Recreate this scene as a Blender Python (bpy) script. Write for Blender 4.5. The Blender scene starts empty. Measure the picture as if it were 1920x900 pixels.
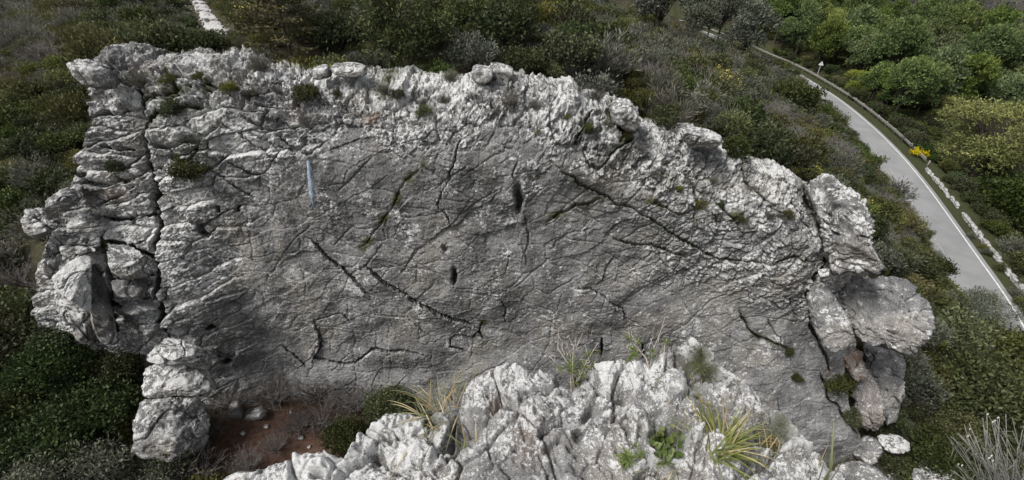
import bpy, bmesh, math, random, time
import numpy as np
T0 = time.time()
sc = bpy.context.scene
COL = sc.collection
PI = math.pi

# ------------------------------------------------------------------ camera
F_PX, CX, CY = 850.0, 960.0, 450.0            # focal length in photo pixels (1920 wide)
PITCH = math.radians(35.0)
CP, SP = math.cos(PITCH), math.sin(PITCH)
cam_d = bpy.data.cameras.new('camera')
cam = bpy.data.objects.new('camera', cam_d); COL.objects.link(cam)
cam_d.sensor_width = 36.0; cam_d.lens = F_PX / 1920.0 * 36.0
cam_d.clip_start = 0.05; cam_d.clip_end = 3000.0
cam.location = (0, 0, 0); cam.rotation_euler = (PI / 2 - PITCH, 0, 0)
sc.camera = cam

# ------------------------------------------------------------------ sky, sun, exposure
SUN_EL, SUN_AZ = math.radians(56.0), math.radians(-118.0)   # azimuth from +Y towards +X
world = bpy.data.worlds.new('World'); sc.world = world; world.use_nodes = True
wn, wl = world.node_tree.nodes, world.node_tree.links
wn.clear()
w_out = wn.new('ShaderNodeOutputWorld'); w_bg = wn.new('ShaderNodeBackground')
w_sky = wn.new('ShaderNodeTexSky'); w_hs = wn.new('ShaderNodeHueSaturation')
w_sky.sky_type = 'NISHITA'; w_sky.sun_disc = False
w_sky.sun_elevation = SUN_EL; w_sky.sun_rotation = SUN_AZ
w_sky.air_density = 1.0; w_sky.dust_density = 4.0; w_sky.ozone_density = 1.0
w_hs.inputs['Saturation'].default_value = 0.22          # overcast: the blue is veiled
w_bg.inputs['Strength'].default_value = 0.055
wl.new(w_sky.outputs[0], w_hs.inputs['Color']); wl.new(w_hs.outputs[0], w_bg.inputs['Color'])
wl.new(w_bg.outputs[0], w_out.inputs['Surface'])
sun_d = bpy.data.lights.new('sun', 'SUN'); sun = bpy.data.objects.new('sun', sun_d); COL.objects.link(sun)
sun_d.energy = 1.5; sun_d.angle = math.radians(18.0); sun_d.color = (1.0, 0.97, 0.93)
sv = (math.sin(SUN_AZ) * math.cos(SUN_EL), math.cos(SUN_AZ) * math.cos(SUN_EL), math.sin(SUN_EL))
from mathutils import Vector
sun.rotation_euler = Vector(sv).to_track_quat('Z', 'Y').to_euler(); sun.location = (-20, 0, 40)
sc.view_settings.view_transform = 'Standard'; sc.view_settings.look = 'None'
sc.view_settings.gamma = 1.0; sc.view_settings.use_curve_mapping = False
sc.view_settings.exposure = 1.2

# ------------------------------------------------------------------ pixel helpers (photo 1920 x 900)
def ray(px, py):
    r = (px - CX) / F_PX; u = (CY - py) / F_PX
    return np.array([r, CP + SP * u, -(SP - CP * u)])
def at_y(px, py, Y): d = ray(px, py); return d * (Y / d[1])
def at_z(px, py, Z): d = ray(px, py); return d * (Z / d[2])
def at_d(px, py, D): return ray(px, py) * D
def project(P):
    P = np.asarray(P, float); x, y, z = P[..., 0], P[..., 1], P[..., 2]
    dep = np.maximum(y * CP - z * SP, 1e-3); up = y * SP + z * CP
    return CX + F_PX * x / dep, CY - F_PX * up / dep, y * CP - z * SP

# ------------------------------------------------------------------ noise
_rs = np.random.RandomState(7)
_PERM = np.concatenate([_rs.permutation(256)] * 3).astype(np.int32)
_G3 = _rs.normal(size=(256, 3)).astype(np.float32); _G3 /= np.linalg.norm(_G3, axis=1)[:, None]
from concurrent.futures import ThreadPoolExecutor
_POOL = ThreadPoolExecutor(4)
def chunked(fn, arrs, nout):
    arrs = np.broadcast_arrays(*arrs); sh = arrs[0].shape; n = arrs[0].size
    if n < 40000: return fn(*arrs)
    fl = [np.ascontiguousarray(a).reshape(-1) for a in arrs]; outs = [np.empty(n, np.float32) for _ in range(nout)]
    def job(a):
        r = fn(*[f[a:a + 24576] for f in fl]); r = r if isinstance(r, tuple) else (r,)
        for o, v in zip(outs, r): o[a:a + 24576] = v
    list(_POOL.map(job, range(0, n, 24576)))
    outs = [o.reshape(sh) for o in outs]; return outs[0] if nout == 1 else tuple(outs)
def noise3(x, y, z, seed=0): return chunked(lambda a, b, c: _noise3(a, b, c, seed), [np.asarray(v, np.float32) for v in (x, y, z)], 1)
def _noise3(x, y, z, seed=0):
    x = np.asarray(x, np.float32) + seed * 17.31; y = np.asarray(y, np.float32) + seed * 9.7; z = np.asarray(z, np.float32) - seed * 5.13
    xi, yi, zi = np.floor(x), np.floor(y), np.floor(z)
    xf, yf, zf = x - xi, y - yi, z - zi
    xi = xi.astype(np.int32) & 255; yi = yi.astype(np.int32) & 255; zi = zi.astype(np.int32) & 255
    u = xf * xf * xf * (xf * (xf * 6 - 15) + 10); v = yf * yf * yf * (yf * (yf * 6 - 15) + 10); w = zf * zf * zf * (zf * (zf * 6 - 15) + 10)
    def g(dx, dy, dz):
        h = _PERM[_PERM[_PERM[xi + dx] + yi + dy] + zi + dz]; G = _G3[h]
        return G[..., 0] * (xf - dx) + G[..., 1] * (yf - dy) + G[..., 2] * (zf - dz)
    a = g(0, 0, 0); b = g(1, 0, 0); x00 = a + u * (b - a)
    a = g(0, 1, 0); b = g(1, 1, 0); x10 = a + u * (b - a)
    a = g(0, 0, 1); b = g(1, 0, 1); x01 = a + u * (b - a)
    a = g(0, 1, 1); b = g(1, 1, 1); x11 = a + u * (b - a)
    y0 = x00 + v * (x10 - x00); y1 = x01 + v * (x11 - x01)
    return (y0 + w * (y1 - y0)) * 1.5
def fbm(x, y, z, oct=4, seed=0, gain=0.5, lac=2.03):
    s = 0; a = 1.0; f = 1.0
    for i in range(oct):
        s = s + a * noise3(x * f, y * f, z * f, seed + i * 3); a *= gain; f *= lac
    return s
def ridged(x, y, z, oct=4, seed=0, gain=0.5, lac=2.03):
    s = 0; a = 1.0; f = 1.0
    for i in range(oct):
        n = 1.0 - np.abs(noise3(x * f, y * f, z * f, seed + i * 3)) * 1.6
        s = s + a * n * np.abs(n); a *= gain; f *= lac
    return s
def hsh(i, j, k, seed):
    h = (i.astype(np.int64) * 374761393 + j.astype(np.int64) * 668265263 + (k + seed * 131) * 2147483647) & 0xffffffff
    h = ((h ^ (h >> 13)) * 1274126177) & 0xffffffff
    h = ((h ^ (h >> 16)) * 2246822519) & 0xffffffff
    return ((h ^ (h >> 15)) & 0xffff).astype(np.float32) / 65535.0
def voronoi(x, y, seed=0, jit=0.9): return chunked(lambda a, b: _voronoi(a, b, seed, jit), [np.asarray(v, np.float32) for v in (x, y)], 7)
def _voronoi(x, y, seed=0, jit=0.9):
    """2-D cells: F1, F2, three randoms of the cell, offset from its centre"""
    xi, yi = np.floor(x).astype(np.int64), np.floor(y).astype(np.int64)
    f1 = np.full(x.shape, 9., np.float32); f2 = f1.copy(); ci = xi.copy(); cj = yi.copy(); ox = f1.copy(); oy = f1.copy()
    for di in (-1, 0, 1):
        for dj in (-1, 0, 1):
            i, j = xi + di, yi + dj
            dx = x - (i + 0.5 + jit * (hsh(i, j, 1, seed) - 0.5)); dy = y - (j + 0.5 + jit * (hsh(i, j, 2, seed) - 0.5))
            d = np.sqrt(dx * dx + dy * dy).astype(np.float32)
            m = d < f1
            f2 = np.where(m, f1, np.minimum(f2, d)); f1 = np.where(m, d, f1)
            ci = np.where(m, i, ci); cj = np.where(m, j, cj); ox = np.where(m, dx, ox); oy = np.where(m, dy, oy)
    return f1, f2, hsh(ci, cj, 3, seed), hsh(ci, cj, 4, seed), hsh(ci, cj, 5, seed), ox, oy
def sstep(a, b, x):
    t = np.clip((x - a) / (b - a), 0, 1); return t * t * (3 - 2 * t)
def poly_dist(x, z, pts):
    """distance to a polyline, signed side, and 0..1 position along it"""
    pts = np.asarray(pts, np.float32); best = np.full(x.shape, 1e9, np.float32); sgn = np.zeros(x.shape, np.float32); tt = np.zeros(x.shape, np.float32)
    L = np.concatenate([[0], np.cumsum(np.linalg.norm(np.diff(pts, axis=0), axis=1))])
    for k in range(len(pts) - 1):
        a, b = pts[k], pts[k + 1]; e = b - a; q = float(e @ e) + 1e-9
        t = np.clip(((x - a[0]) * e[0] + (z - a[1]) * e[1]) / q, 0, 1)
        dx, dz = x - a[0] - t * e[0], z - a[1] - t * e[1]
        d = np.sqrt(dx * dx + dz * dz); m = d < best
        best = np.where(m, d, best); sgn = np.where(m, np.sign(e[0] * dz - e[1] * dx), sgn)
        tt = np.where(m, (L[k] + t * (L[k + 1] - L[k])) / L[-1], tt)
    return best, sgn, tt

# ------------------------------------------------------------------ object helpers
def mesh_np(name, V, Fc, attrs=None, smooth=True):
    V = np.asarray(V, np.float32); Fc = np.asarray(Fc, np.int32); k = Fc.shape[1]
    me = bpy.data.meshes.new(name)
    me.vertices.add(len(V)); me.vertices.foreach_set('co', V.ravel())
    me.loops.add(Fc.size); me.loops.foreach_set('vertex_index', Fc.ravel())
    me.polygons.add(len(Fc)); me.polygons.foreach_set('loop_start', np.arange(0, Fc.size, k, dtype=np.int32))
    if smooth: me.polygons.foreach_set('use_smooth', np.ones(len(Fc), bool))
    for n, a in (attrs or {}).items():
        at = me.attributes.new(n, 'FLOAT', 'POINT'); at.data.foreach_set('value', np.asarray(a, np.float32).ravel())
    me.update(calc_edges=True); return me
def link(name, me, mat=None, parent=None, loc=None, rot=None, scale=None):
    o = bpy.data.objects.new(name, me); COL.objects.link(o)
    if mat is not None and me is not None and len(me.materials) == 0: me.materials.append(mat)
    if parent is not None: o.parent = parent
    if loc is not None: o.location = [float(v) for v in loc]
    if rot is not None: o.rotation_euler = [float(v) for v in rot]
    if scale is not None: o.scale = (scale,) * 3 if np.isscalar(scale) else scale
    return o
def tag(o, label=None, cat=None, group=None, kind=None):
    if label: o['label'] = label
    if cat: o['category'] = cat
    if group: o['group'] = group
    if kind: o['kind'] = kind
    return o
def thing(name, label, cat, loc=(0, 0, 0), rot=None, scale=None, group=None):
    o = link(name, None, None, None, loc, rot, scale); o.empty_display_size = 0.2
    return tag(o, label, cat, group)
def grid_faces(nr, nc, off=0):
    i = np.arange(nr - 1)[:, None] * nc + np.arange(nc - 1)[None, :] + off
    return np.stack([i, i + 1, i + 1 + nc, i + nc], -1).reshape(-1, 4)
class Acc:
    """collects quads for one mesh"""
    def __init__(s): s.V = []; s.F = []; s.A = []; s.n = 0
    def add(s, V, Fc, a=0.5):
        V = np.asarray(V, np.float32); s.V.append(V); s.F.append(np.asarray(Fc, np.int32) + s.n); s.n += len(V)
        s.A.append(np.full(len(V), a, np.float32) if np.isscalar(a) else np.asarray(a, np.float32))
    def mesh(s, name, smooth=True, attr='tint'):
        return mesh_np(name, np.concatenate(s.V), np.concatenate(s.F), {attr: np.concatenate(s.A)}, smooth)
def tube(P, R, sides=4):
    """tapered tube through points P with radii R -> verts, quads"""
    P = np.asarray(P, float); n = len(P); R = np.broadcast_to(np.asarray(R, float), (n,))
    Tn = np.gradient(P, axis=0); Tn /= np.linalg.norm(Tn, axis=1)[:, None] + 1e-9
    ref = np.array([0.31, 0.17, 0.93]) if abs(Tn[:, 2]).mean() < 0.8 else np.array([0.9, 0.3, 0.1])
    A = np.cross(Tn, ref); A /= np.linalg.norm(A, axis=1)[:, None] + 1e-9; B = np.cross(Tn, A)
    th = np.arange(sides) / sides * 2 * PI
    V = P[:, None, :] + R[:, None, None] * (np.cos(th)[None, :, None] * A[:, None, :] + np.sin(th)[None, :, None] * B[:, None, :])
    i = np.arange(n - 1)[:, None] * sides + np.arange(sides)[None, :]; j = np.arange(n - 1)[:, None] * sides + (np.arange(sides)[None, :] + 1) % sides
    Fc = np.stack([i, j, j + sides, i + sides], -1).reshape(-1, 4)
    V = V.reshape(-1, 3)
    if sides == 4: Fc = np.concatenate([Fc, [[0, 1, 2, 3][::-1], [len(V) - 4, len(V) - 3, len(V) - 2, len(V) - 1]]])
    return V, Fc

# ------------------------------------------------------------------ materials
def nodes_of(name):
    m = bpy.data.materials.new(name); m.use_nodes = True; nt = m.node_tree; nt.nodes.clear(); return m, nt
class NT:
    def __init__(s, nt): s.nt = nt
    def n(s, t, **kw):
        nd = s.nt.nodes.new(t)
        for k, v in kw.items():
            if k.startswith('i_'):
                key = k[2:]; key = int(key) if key.isdigit() else key.replace('_', ' ')
                s.put(nd.inputs[key], v)
            else: setattr(nd, k, v)
        return nd
    def put(s, sock, v):
        if isinstance(v, bpy.types.NodeSocket): s.nt.links.new(v, sock)
        else: sock.default_value = v
    def math(s, op, a, b=0.0, c=0.0, clamp=False):
        nd = s.n('ShaderNodeMath', operation=op, use_clamp=clamp); s.put(nd.inputs[0], a); s.put(nd.inputs[1], b)
        if op in ('MULTIPLY_ADD',): s.put(nd.inputs[2], c)
        return nd.outputs[0]
    def mix(s, f, a, b, blend='MIX'):
        nd = s.n('ShaderNodeMix', data_type='RGBA', blend_type=blend); s.put(nd.inputs[0], f)
        for k, v in ((6, a), (7, b)):
            if isinstance(v, (tuple, list)) and len(v) == 3: v = (*v, 1.0)
            s.put(nd.inputs[k], v)
        return nd.outputs[2]
    def ramp(s, f, a, b):
        nd = s.n('ShaderNodeMapRange', interpolation_type='SMOOTHSTEP'); s.put(nd.inputs[0], f); s.put(nd.inputs[1], a); s.put(nd.inputs[2], b)
        return nd.outputs[0]
    def noise(s, co, scale, detail=6.0, rough=0.55, dist=0.0, stretch=None):
        if stretch is not None:
            mp = s.n('ShaderNodeMapping'); s.put(mp.inputs[0], co); mp.inputs['Scale'].default_value = stretch; co = mp.outputs[0]
        nd = s.n('ShaderNodeTexNoise'); s.put(nd.inputs['Vector'], co)
        for k, v in (('Scale', scale), ('Detail', detail), ('Roughness', rough), ('Distortion', dist)): nd.inputs[k].default_value = v
        return nd.outputs['Fac']
    def attr(s, name): return s.n('ShaderNodeAttribute', attribute_name=name).outputs['Fac']
    def bump(s, h, strength=0.5, dist=0.05, normal=None):
        nd = s.n('ShaderNodeBump'); s.put(nd.inputs['Height'], h); nd.inputs['Strength'].default_value = strength; nd.inputs['Distance'].default_value = dist
        if normal is not None: s.put(nd.inputs['Normal'], normal)
        return nd.outputs[0]
    def out(s, col, rough=0.85, normal=None, spec=0.25, trans=0.0):
        p = s.n('ShaderNodeBsdfPrincipled'); s.put(p.inputs['Base Color'], col if not isinstance(col, tuple) or len(col) == 4 else (*col, 1)); s.put(p.inputs['Roughness'], rough)
        p.inputs['Specular IOR Level'].default_value = spec
        if normal is not None: s.put(p.inputs['Normal'], normal)
        o = s.n('ShaderNodeOutputMaterial'); sh = p.outputs[0]
        if trans > 0:
            t = s.n('ShaderNodeBsdfTranslucent'); s.put(t.inputs[0], col if not isinstance(col, tuple) or len(col) == 4 else (*col, 1))
            mx = s.n('ShaderNodeMixShader'); mx.inputs[0].default_value = trans
            s.nt.links.new(sh, mx.inputs[1]); s.nt.links.new(t.outputs[0], mx.inputs[2]); sh = mx.outputs[0]
        s.nt.links.new(sh, o.inputs[0])

def rock_material(name, sc_=1.0, base=(0.36, 0.357, 0.352), dark=(0.135, 0.134, 0.133), lich=(0.66, 0.66, 0.65), fine=1.0, bumpd=0.042, use_attr=True, bias=0.0):
    m, nt = nodes_of(name); k = NT(nt)
    co = k.n('ShaderNodeTexCoord').outputs['Object']
    L = k.attr('lichen') if use_attr else 0.5
    n1 = k.noise(co, 1.1 * sc_, 6, 0.62)
    col = k.mix(k.ramp(n1, 0.40, 0.62), dark, base)
    wv = k.noise(co, 0.45 * sc_, 3, 0.55)
    col = k.mix(k.math('MULTIPLY', k.ramp(wv, 0.5, 0.66), 0.6), col, (base[0] * 1.0, base[1] * .90, base[2] * .76))
    st = k.noise(co, 2.6 * sc_, 4, 0.6, 0.0, stretch=(1.0, 1.0, 0.13))
    col = k.mix(k.math('MULTIPLY', k.ramp(st, 0.52, 0.70), 0.62), col, (dark[0] * .72, dark[1] * .72, dark[2] * .74))
    sl = k.noise(co, 3.4 * sc_, 4, 0.6, 0.0, stretch=(1.0, 1.0, 0.10))
    col = k.mix(k.math('MULTIPLY', k.ramp(sl, 0.56, 0.72), 0.38), col, (base[0] * 1.25, base[1] * 1.22, base[2] * 1.17))
    if use_attr:
        sn = k.noise(co, 5.0 * sc_, 4, 0.6, 0.0, stretch=(1.0, 1.0, 0.16))
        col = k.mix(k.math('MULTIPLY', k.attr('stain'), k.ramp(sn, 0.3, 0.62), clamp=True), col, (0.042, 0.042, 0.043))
        col = k.mix(k.math('MULTIPLY', k.attr('pale'), k.ramp(sn, 0.25, 0.7), clamp=True), col, (0.40, 0.37, 0.32))
        rn = k.noise(co, 4.0 * sc_, 5, 0.6)
        col = k.mix(k.math('MULTIPLY', k.attr('rust'), k.ramp(rn, 0.3, 0.6), clamp=True), col, (0.33, 0.19, 0.115))
    # fine grain mottling
    g = k.noise(co, 26.0 * sc_ * fine, 4, 0.7)
    col = k.mix(k.ramp(g, 0.34, 0.66), k.mix(0.62, col, (0.035, 0.035, 0.035)), k.mix(0.32, col, (0.42, 0.42, 0.42)))
    # pale crusts of lichen, two sizes
    a = k.noise(co, 2.4 * sc_, 6, 0.68); b = k.noise(co, 11.0 * sc_ * fine, 5, 0.66)
    lm = k.math('MULTIPLY_ADD', a, 0.75, k.math('MULTIPLY_ADD', b, 0.65, -0.2))
    th = k.math('SUBTRACT', 0.635 - bias, k.math('MULTIPLY', L, 0.21))
    f = k.ramp(k.math('SUBTRACT', lm, th), -0.012, 0.03)
    lt = k.noise(co, 30.0 * sc_ * fine, 3, 0.7)
    col = k.mix(f, col, k.mix(k.ramp(lt, 0.3, 0.7), (lich[0] * .55, lich[1] * .55, lich[2] * .55), lich))
    # little round white spots
    vo = k.n('ShaderNodeTexVoronoi'); k.put(vo.inputs['Vector'], co); vo.inputs['Scale'].default_value = 7.0 * sc_ * fine
    sp = k.math('MULTIPLY', k.math('LESS_THAN', vo.outputs['Distance'], 0.17), k.math('GREATER_THAN', k.n('ShaderNodeSeparateColor', i_0=vo.outputs['Color']).outputs[0], 0.86))
    col = k.mix(k.math('MULTIPLY', sp, 0.8), col, lich)
    if use_attr:
        mn = k.noise(co, 16.0 * sc_ * fine, 6, 0.7)
        mcol = k.mix(k.ramp(mn, 0.35, 0.65), (0.022, 0.024, 0.012), (0.075, 0.082, 0.03))
        col = k.mix(k.math('MULTIPLY', k.attr('moss'), k.ramp(mn, 0.2, 0.5), clamp=True), col, mcol)
    h = k.math('MULTIPLY_ADD', k.noise(co, 8.0 * sc_ * fine, 7, 0.68), 1.0, k.math('MULTIPLY', k.noise(co, 40.0 * sc_ * fine, 3, 0.7), 0.3))
    k.out(col, 0.92, k.bump(h, 0.9, bumpd), 0.15)
    return m

def leaf_material(name, c_dark, c_light, c_tip=None, tip=0.0, vr=0.35, trans=0.25, hue=0.03):
    m, nt = nodes_of(name); k = NT(nt)
    t = k.attr('tint'); oi = k.n('ShaderNodeObjectInfo').outputs['Random']
    col = k.mix(k.ramp(t, 0.0, 1.0), c_dark, c_light)
    if c_tip is not None: col = k.mix(k.math('MULTIPLY', k.ramp(t, 1.0 - tip, 1.02 - tip * .6), 0.9), col, c_tip)
    hs = k.n('ShaderNodeHueSaturation'); k.put(hs.inputs['Color'], col)
    k.put(hs.inputs['Value'], k.math('MULTIPLY_ADD', oi, vr * 2, 1.0 - vr))
    k.put(hs.inputs['Hue'], k.math('MULTIPLY_ADD', k.math('FRACT', k.math('MULTIPLY', oi, 7.3)), hue * 2, 0.5 - hue))
    k.put(hs.inputs['Saturation'], k.math('MULTIPLY_ADD', k.math('FRACT', k.math('MULTIPLY', oi, 13.7)), 0.38, 0.68))
    k.out(hs.outputs[0], 0.6, None, 0.2, trans)
    return m
def plain_material(name, c, rough=0.8, scale=8.0, var=0.3, bump=0.0, spec=0.3):
    m, nt = nodes_of(name); k = NT(nt); co = k.n('ShaderNodeTexCoord').outputs['Object']
    n = k.noise(co, scale, 8, 0.65)
    col = k.mix(k.ramp(n, 0.3, 0.7), tuple(v * (1 - var) for v in c), tuple(min(1, v * (1 + var)) for v in c))
    k.out(col, rough, k.bump(n, 0.5, bump) if bump else None, spec)
    return m
M = {}
M['cliff'] = rock_material('cliff_limestone')
M['boulder'] = rock_material('boulder_limestone', 1.0, bias=-0.005)
M['karst'] = rock_material('karst_limestone', 7.0, base=(0.36, 0.357, 0.352), dark=(0.17, 0.168, 0.166), lich=(0.68, 0.68, 0.675), fine=1.0, bumpd=0.010, bias=0.02)
M['bark'] = plain_material('bark', (0.075, 0.065, 0.055), 0.9, 12, 0.4, 0.02)
M['twig'] = plain_material('grey_twig', (0.17, 0.155, 0.145), 0.9, 6, 0.35)
M['pale_twig'] = plain_material('pale_twig', (0.36, 0.32, 0.30), 0.9, 6, 0.3)
# ------------------------------------------------------------------ road centre line and terrain
ROAD_Z = -27.0; ROAD_W = 5.9
_edge = [(1330, 62), (1380, 83), (1425, 105), (1480, 128), (1530, 158), (1580, 190), (1640, 240), (1690, 290), (1740, 350), (1790, 420), (1840, 490), (1880, 545), (1915, 600)]
E = np.array([at_z(px, py, ROAD_Z)[:2] for px, py in _edge])
E = np.concatenate([[E[0] + np.array([-9, 26.]), E[0] + np.array([-3., 12.])], E, [E[-1] + np.array([-6.5, -12.]), E[-1] + np.array([-16., -26.])]])
def resample(P, step):
    for _ in range(4):                              # Chaikin smoothing
        Q = np.empty((2 * len(P) - 2, P.shape[1])); Q[0::2] = .75 * P[:-1] + .25 * P[1:]; Q[1::2] = .25 * P[:-1] + .75 * P[1:]
        P = np.concatenate([P[:1], Q, P[-1:]])
    L = np.concatenate([[0], np.cumsum(np.linalg.norm(np.diff(P, axis=0), axis=1))]); n = int(L[-1] / step) + 1
    s = np.linspace(0, L[-1], n); return np.stack([np.interp(s, L, P[:, i]) for i in range(P.shape[1])], 1)
RE = resample(E, 0.75)                              # right edge line, far to near
_t = np.gradient(RE, axis=0); _t /= np.linalg.norm(_t, axis=1)[:, None]
RN = np.stack([-_t[:, 1], _t[:, 0]], 1)             # points away from the hill (to the valley side)
if RN[len(RN) // 2, 0] < 0: RN = -RN
RC = RE - RN * ROAD_W / 2                           # centre line
def road_sd(x, y):
    """distance from the centre line, positive on the valley side"""
    x = np.atleast_1d(np.asarray(x, float)); y = np.atleast_1d(np.asarray(y, float)); sh = x.shape
    xf, yf = x.ravel(), y.ravel(); out = np.empty(len(xf))
    for a in range(0, len(xf), 20000):
        dx = xf[a:a + 20000, None] - RC[None, ::2, 0]; dy = yf[a:a + 20000, None] - RC[None, ::2, 1]
        d2 = dx * dx + dy * dy; i = d2.argmin(1); r = np.arange(len(i)); nn = RN[::2][i]
        out[a:a + 20000] = np.sqrt(d2[r, i]) * np.sign(dx[r, i] * nn[:, 0] + dy[r, i] * nn[:, 1])
    return out.reshape(sh)
CTRL = np.array([(-14, 16, -4.6), (-6, 16.5, -4.9), (0, 16.5, -5.1), (6, 17, -6.8), (10, 17, -8.4), (14, 17, -11.5), (18, 17, -13.8), (21, 14, -19.0), (23, 10, -21),
    (-14, 25, -5.2), (-28, 46, -6.0), (0, 30, -5.7), (0, 50, -7), (0, 80, -9.5), (0, 120, -11), (-60, 61, -9.5), (-45, 40, -8.8), (-30, 30, -8.2), (-27, 25, -9.5), (-21, 18, -10.5),
    (-18, 14, -12.2), (-22, 14, -13), (-16, 9, -15.6), (-12, 6, -16.6), (-30, 5, -17), (-8, 10, -17.3), (0, 8, -18.4), (8, 8, -19.5), (14, 9, -20.3), (20, 5, -21.5), (10, 25, -8.4),
    (15, 30, -10.8), (25, 30, -15.8), (34, 43, -20.5), (28, 38, -17), (20, 40, -12.5), (32, 75, -17.5), (41, 84, -21.5), (20, 70, -12.5), (29, 22, -21.5), (0, -5, -18), (-20, -20, -17),
    (20, -20, -22), (0, 200, -4), (-150, 150, 0), (-100, 60, -8), (-60, 20, -16), (-150, 0, -10), (0, 330, 20), (70, 60, -30), (62, 40, -31.5), (80, 90, -29), (100, 60, -32), (60, 20, -31),
    (120, 120, -22), (90, 140, -23), (150, 60, -22), (160, 160, -12), (200, 100, -8), (250, 250, 20), (66, 150, -25), (75, 200, -14), (100, 260, 10), (100, 0, -32), (200, -50, -20),
    (100, -100, -30), (30, 115, -20), (36, 140, -22), (-250, 300, 30), (300, 0, 10), (-100, -100, -15)], float)
_n = len(CTRL); _A = np.zeros((_n + 3, _n + 3)); _D = np.linalg.norm(CTRL[:, None, :2] - CTRL[None, :, :2], axis=2)
_A[:_n, :_n] = _D; _A[:_n, _n] = 1; _A[:_n, _n + 1:] = CTRL[:, :2]; _A[_n, :_n] = 1; _A[_n + 1:, :_n] = CTRL[:, :2].T
_A[:_n, :_n] += np.eye(_n) * 0.2
_W = np.linalg.solve(_A, np.concatenate([CTRL[:, 2], [0, 0, 0]]))
def ground_z(x, y, rough=True):
    x = np.atleast_1d(np.asarray(x, float)); y = np.atleast_1d(np.asarray(y, float)); z = _W[_n] + _W[_n + 1] * x + _W[_n + 2] * y
    for i in range(_n): z = z + _W[i] * np.hypot(x - CTRL[i, 0], y - CTRL[i, 1])
    if rough: z = z + 0.22 * fbm(x * .35, y * .35, x * 0, 4, 5)
    wc = sstep(-17.0, -13.8, x) * (1 - sstep(12.5, 16.5, x)) * (1 - sstep(14.2, 15.3, y)) * sstep(1.0, 4.0, y)   # gully floor runs up to the cliff foot
    fl = -17.3 + 0.18 * fbm(x * .5, y * .5, x * 0, 3, 9) - 0.14 * np.maximum(x + 7, 0) + .25 * np.maximum(-9 - x, 0); z = z * (1 - wc) + np.minimum(z, fl) * wc
    s = road_sd(x, y); h = ROAD_W / 2
    w = np.where(s > 0, 1 - sstep(h + 2.6, h + 6.0, s), 1 - sstep(h + 0.7, h + 3.4, -s))
    return z * (1 - w) + (ROAD_Z - 0.03) * w
def gz(x, y): return float(ground_z(x, y)[0])
# ground sheet: fine near, coarse far
def spaced(lo, hi, c, near, grow):
    r = [c]; s = near
    while r[-1] < hi: r.append(r[-1] + s); s = near if r[-1] < c + 60 else s * grow
    l = [c]; s = near
    while l[-1] > lo: l.append(l[-1] - s); s = near if l[-1] > c - 40 else s * grow
    return np.array(l[:0:-1] + r)
gx = spaced(-1300, 1500, 5, 0.6, 1.11); gy = spaced(-900, 1700, 20, 0.6, 1.11)
GX, GY = np.meshgrid(gx, gy); GZ = ground_z(GX, GY)
far = np.hypot(GX, GY); GZ = np.where(far > 330, GZ * 0 + np.minimum(GZ, 60), GZ)
soil = np.exp(-(((GX + 9.0) / 2.8) ** 2 + ((GY - 10.4) / 2.1) ** 2)) * 1.6 + np.exp(-(((GX - 17.0) / 1.6) ** 2 + ((GY - 12.6) / 1.6) ** 2)) * 1.3
PATH = resample(np.array([at_z(452, 84, -5.3)[:2], at_z(430, 66, -5.2)[:2], at_z(402, 45, -5.3)[:2], at_z(385, 20, -5.6)[:2], at_z(372, 2, -5.9)[:2], at_z(355, -25, -6.2)[:2]]), 0.5)
def path_d(x, y): return np.sqrt(((np.asarray(x)[..., None] - PATH[:, 0]) ** 2 + (np.asarray(y)[..., None] - PATH[:, 1]) ** 2).min(-1))
verge = sstep(ROAD_W / 2 + .1, ROAD_W / 2 + .6, road_sd(GX, GY)) * (1 - sstep(ROAD_W / 2 + 4, ROAD_W / 2 + 8, road_sd(GX, GY)))
m, nt = nodes_of('ground_soil'); k = NT(nt); co = k.n('ShaderNodeTexCoord').outputs['Object']
n1 = k.noise(co, .35, 8, .65); n2 = k.noise(co, 5, 8, .7); n3 = k.noise(co, 24, 6, .7)
col = k.mix(k.ramp(n1, .35, .65), (.040, .034, .024), (.050, .050, .028))
col = k.mix(k.math('MULTIPLY', k.ramp(n2, .45, .7), .6), col, (.10, .085, .06))
col = k.mix(k.math('MULTIPLY', k.attr('verge'), k.ramp(n2, .42, .6), clamp=True), col, (.045, .062, .022))
rs_ = k.mix(k.ramp(n2, .3, .7), (.06, .036, .027), (.125, .076, .056))
col = k.mix(k.math('MULTIPLY', k.attr('soil'), k.ramp(n2, .2, .5), clamp=True), col, rs_)
col = k.mix(k.math('MULTIPLY', k.ramp(n3, .66, .74), .6), col, (.26, .24, .21))
k.out(col, .95, k.bump(n2, .8, .08), .1); M['ground'] = m
g = link('ground', mesh_np('ground', np.stack([GX, GY, GZ], -1).reshape(-1, 3), grid_faces(*GX.shape), {'soil': np.clip(soil, 0, 1), 'verge': verge}), M['ground'])
tag(g, 'dark brown soil and scrubby ground of the hillside and gully', 'ground', kind='structure')

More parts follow.
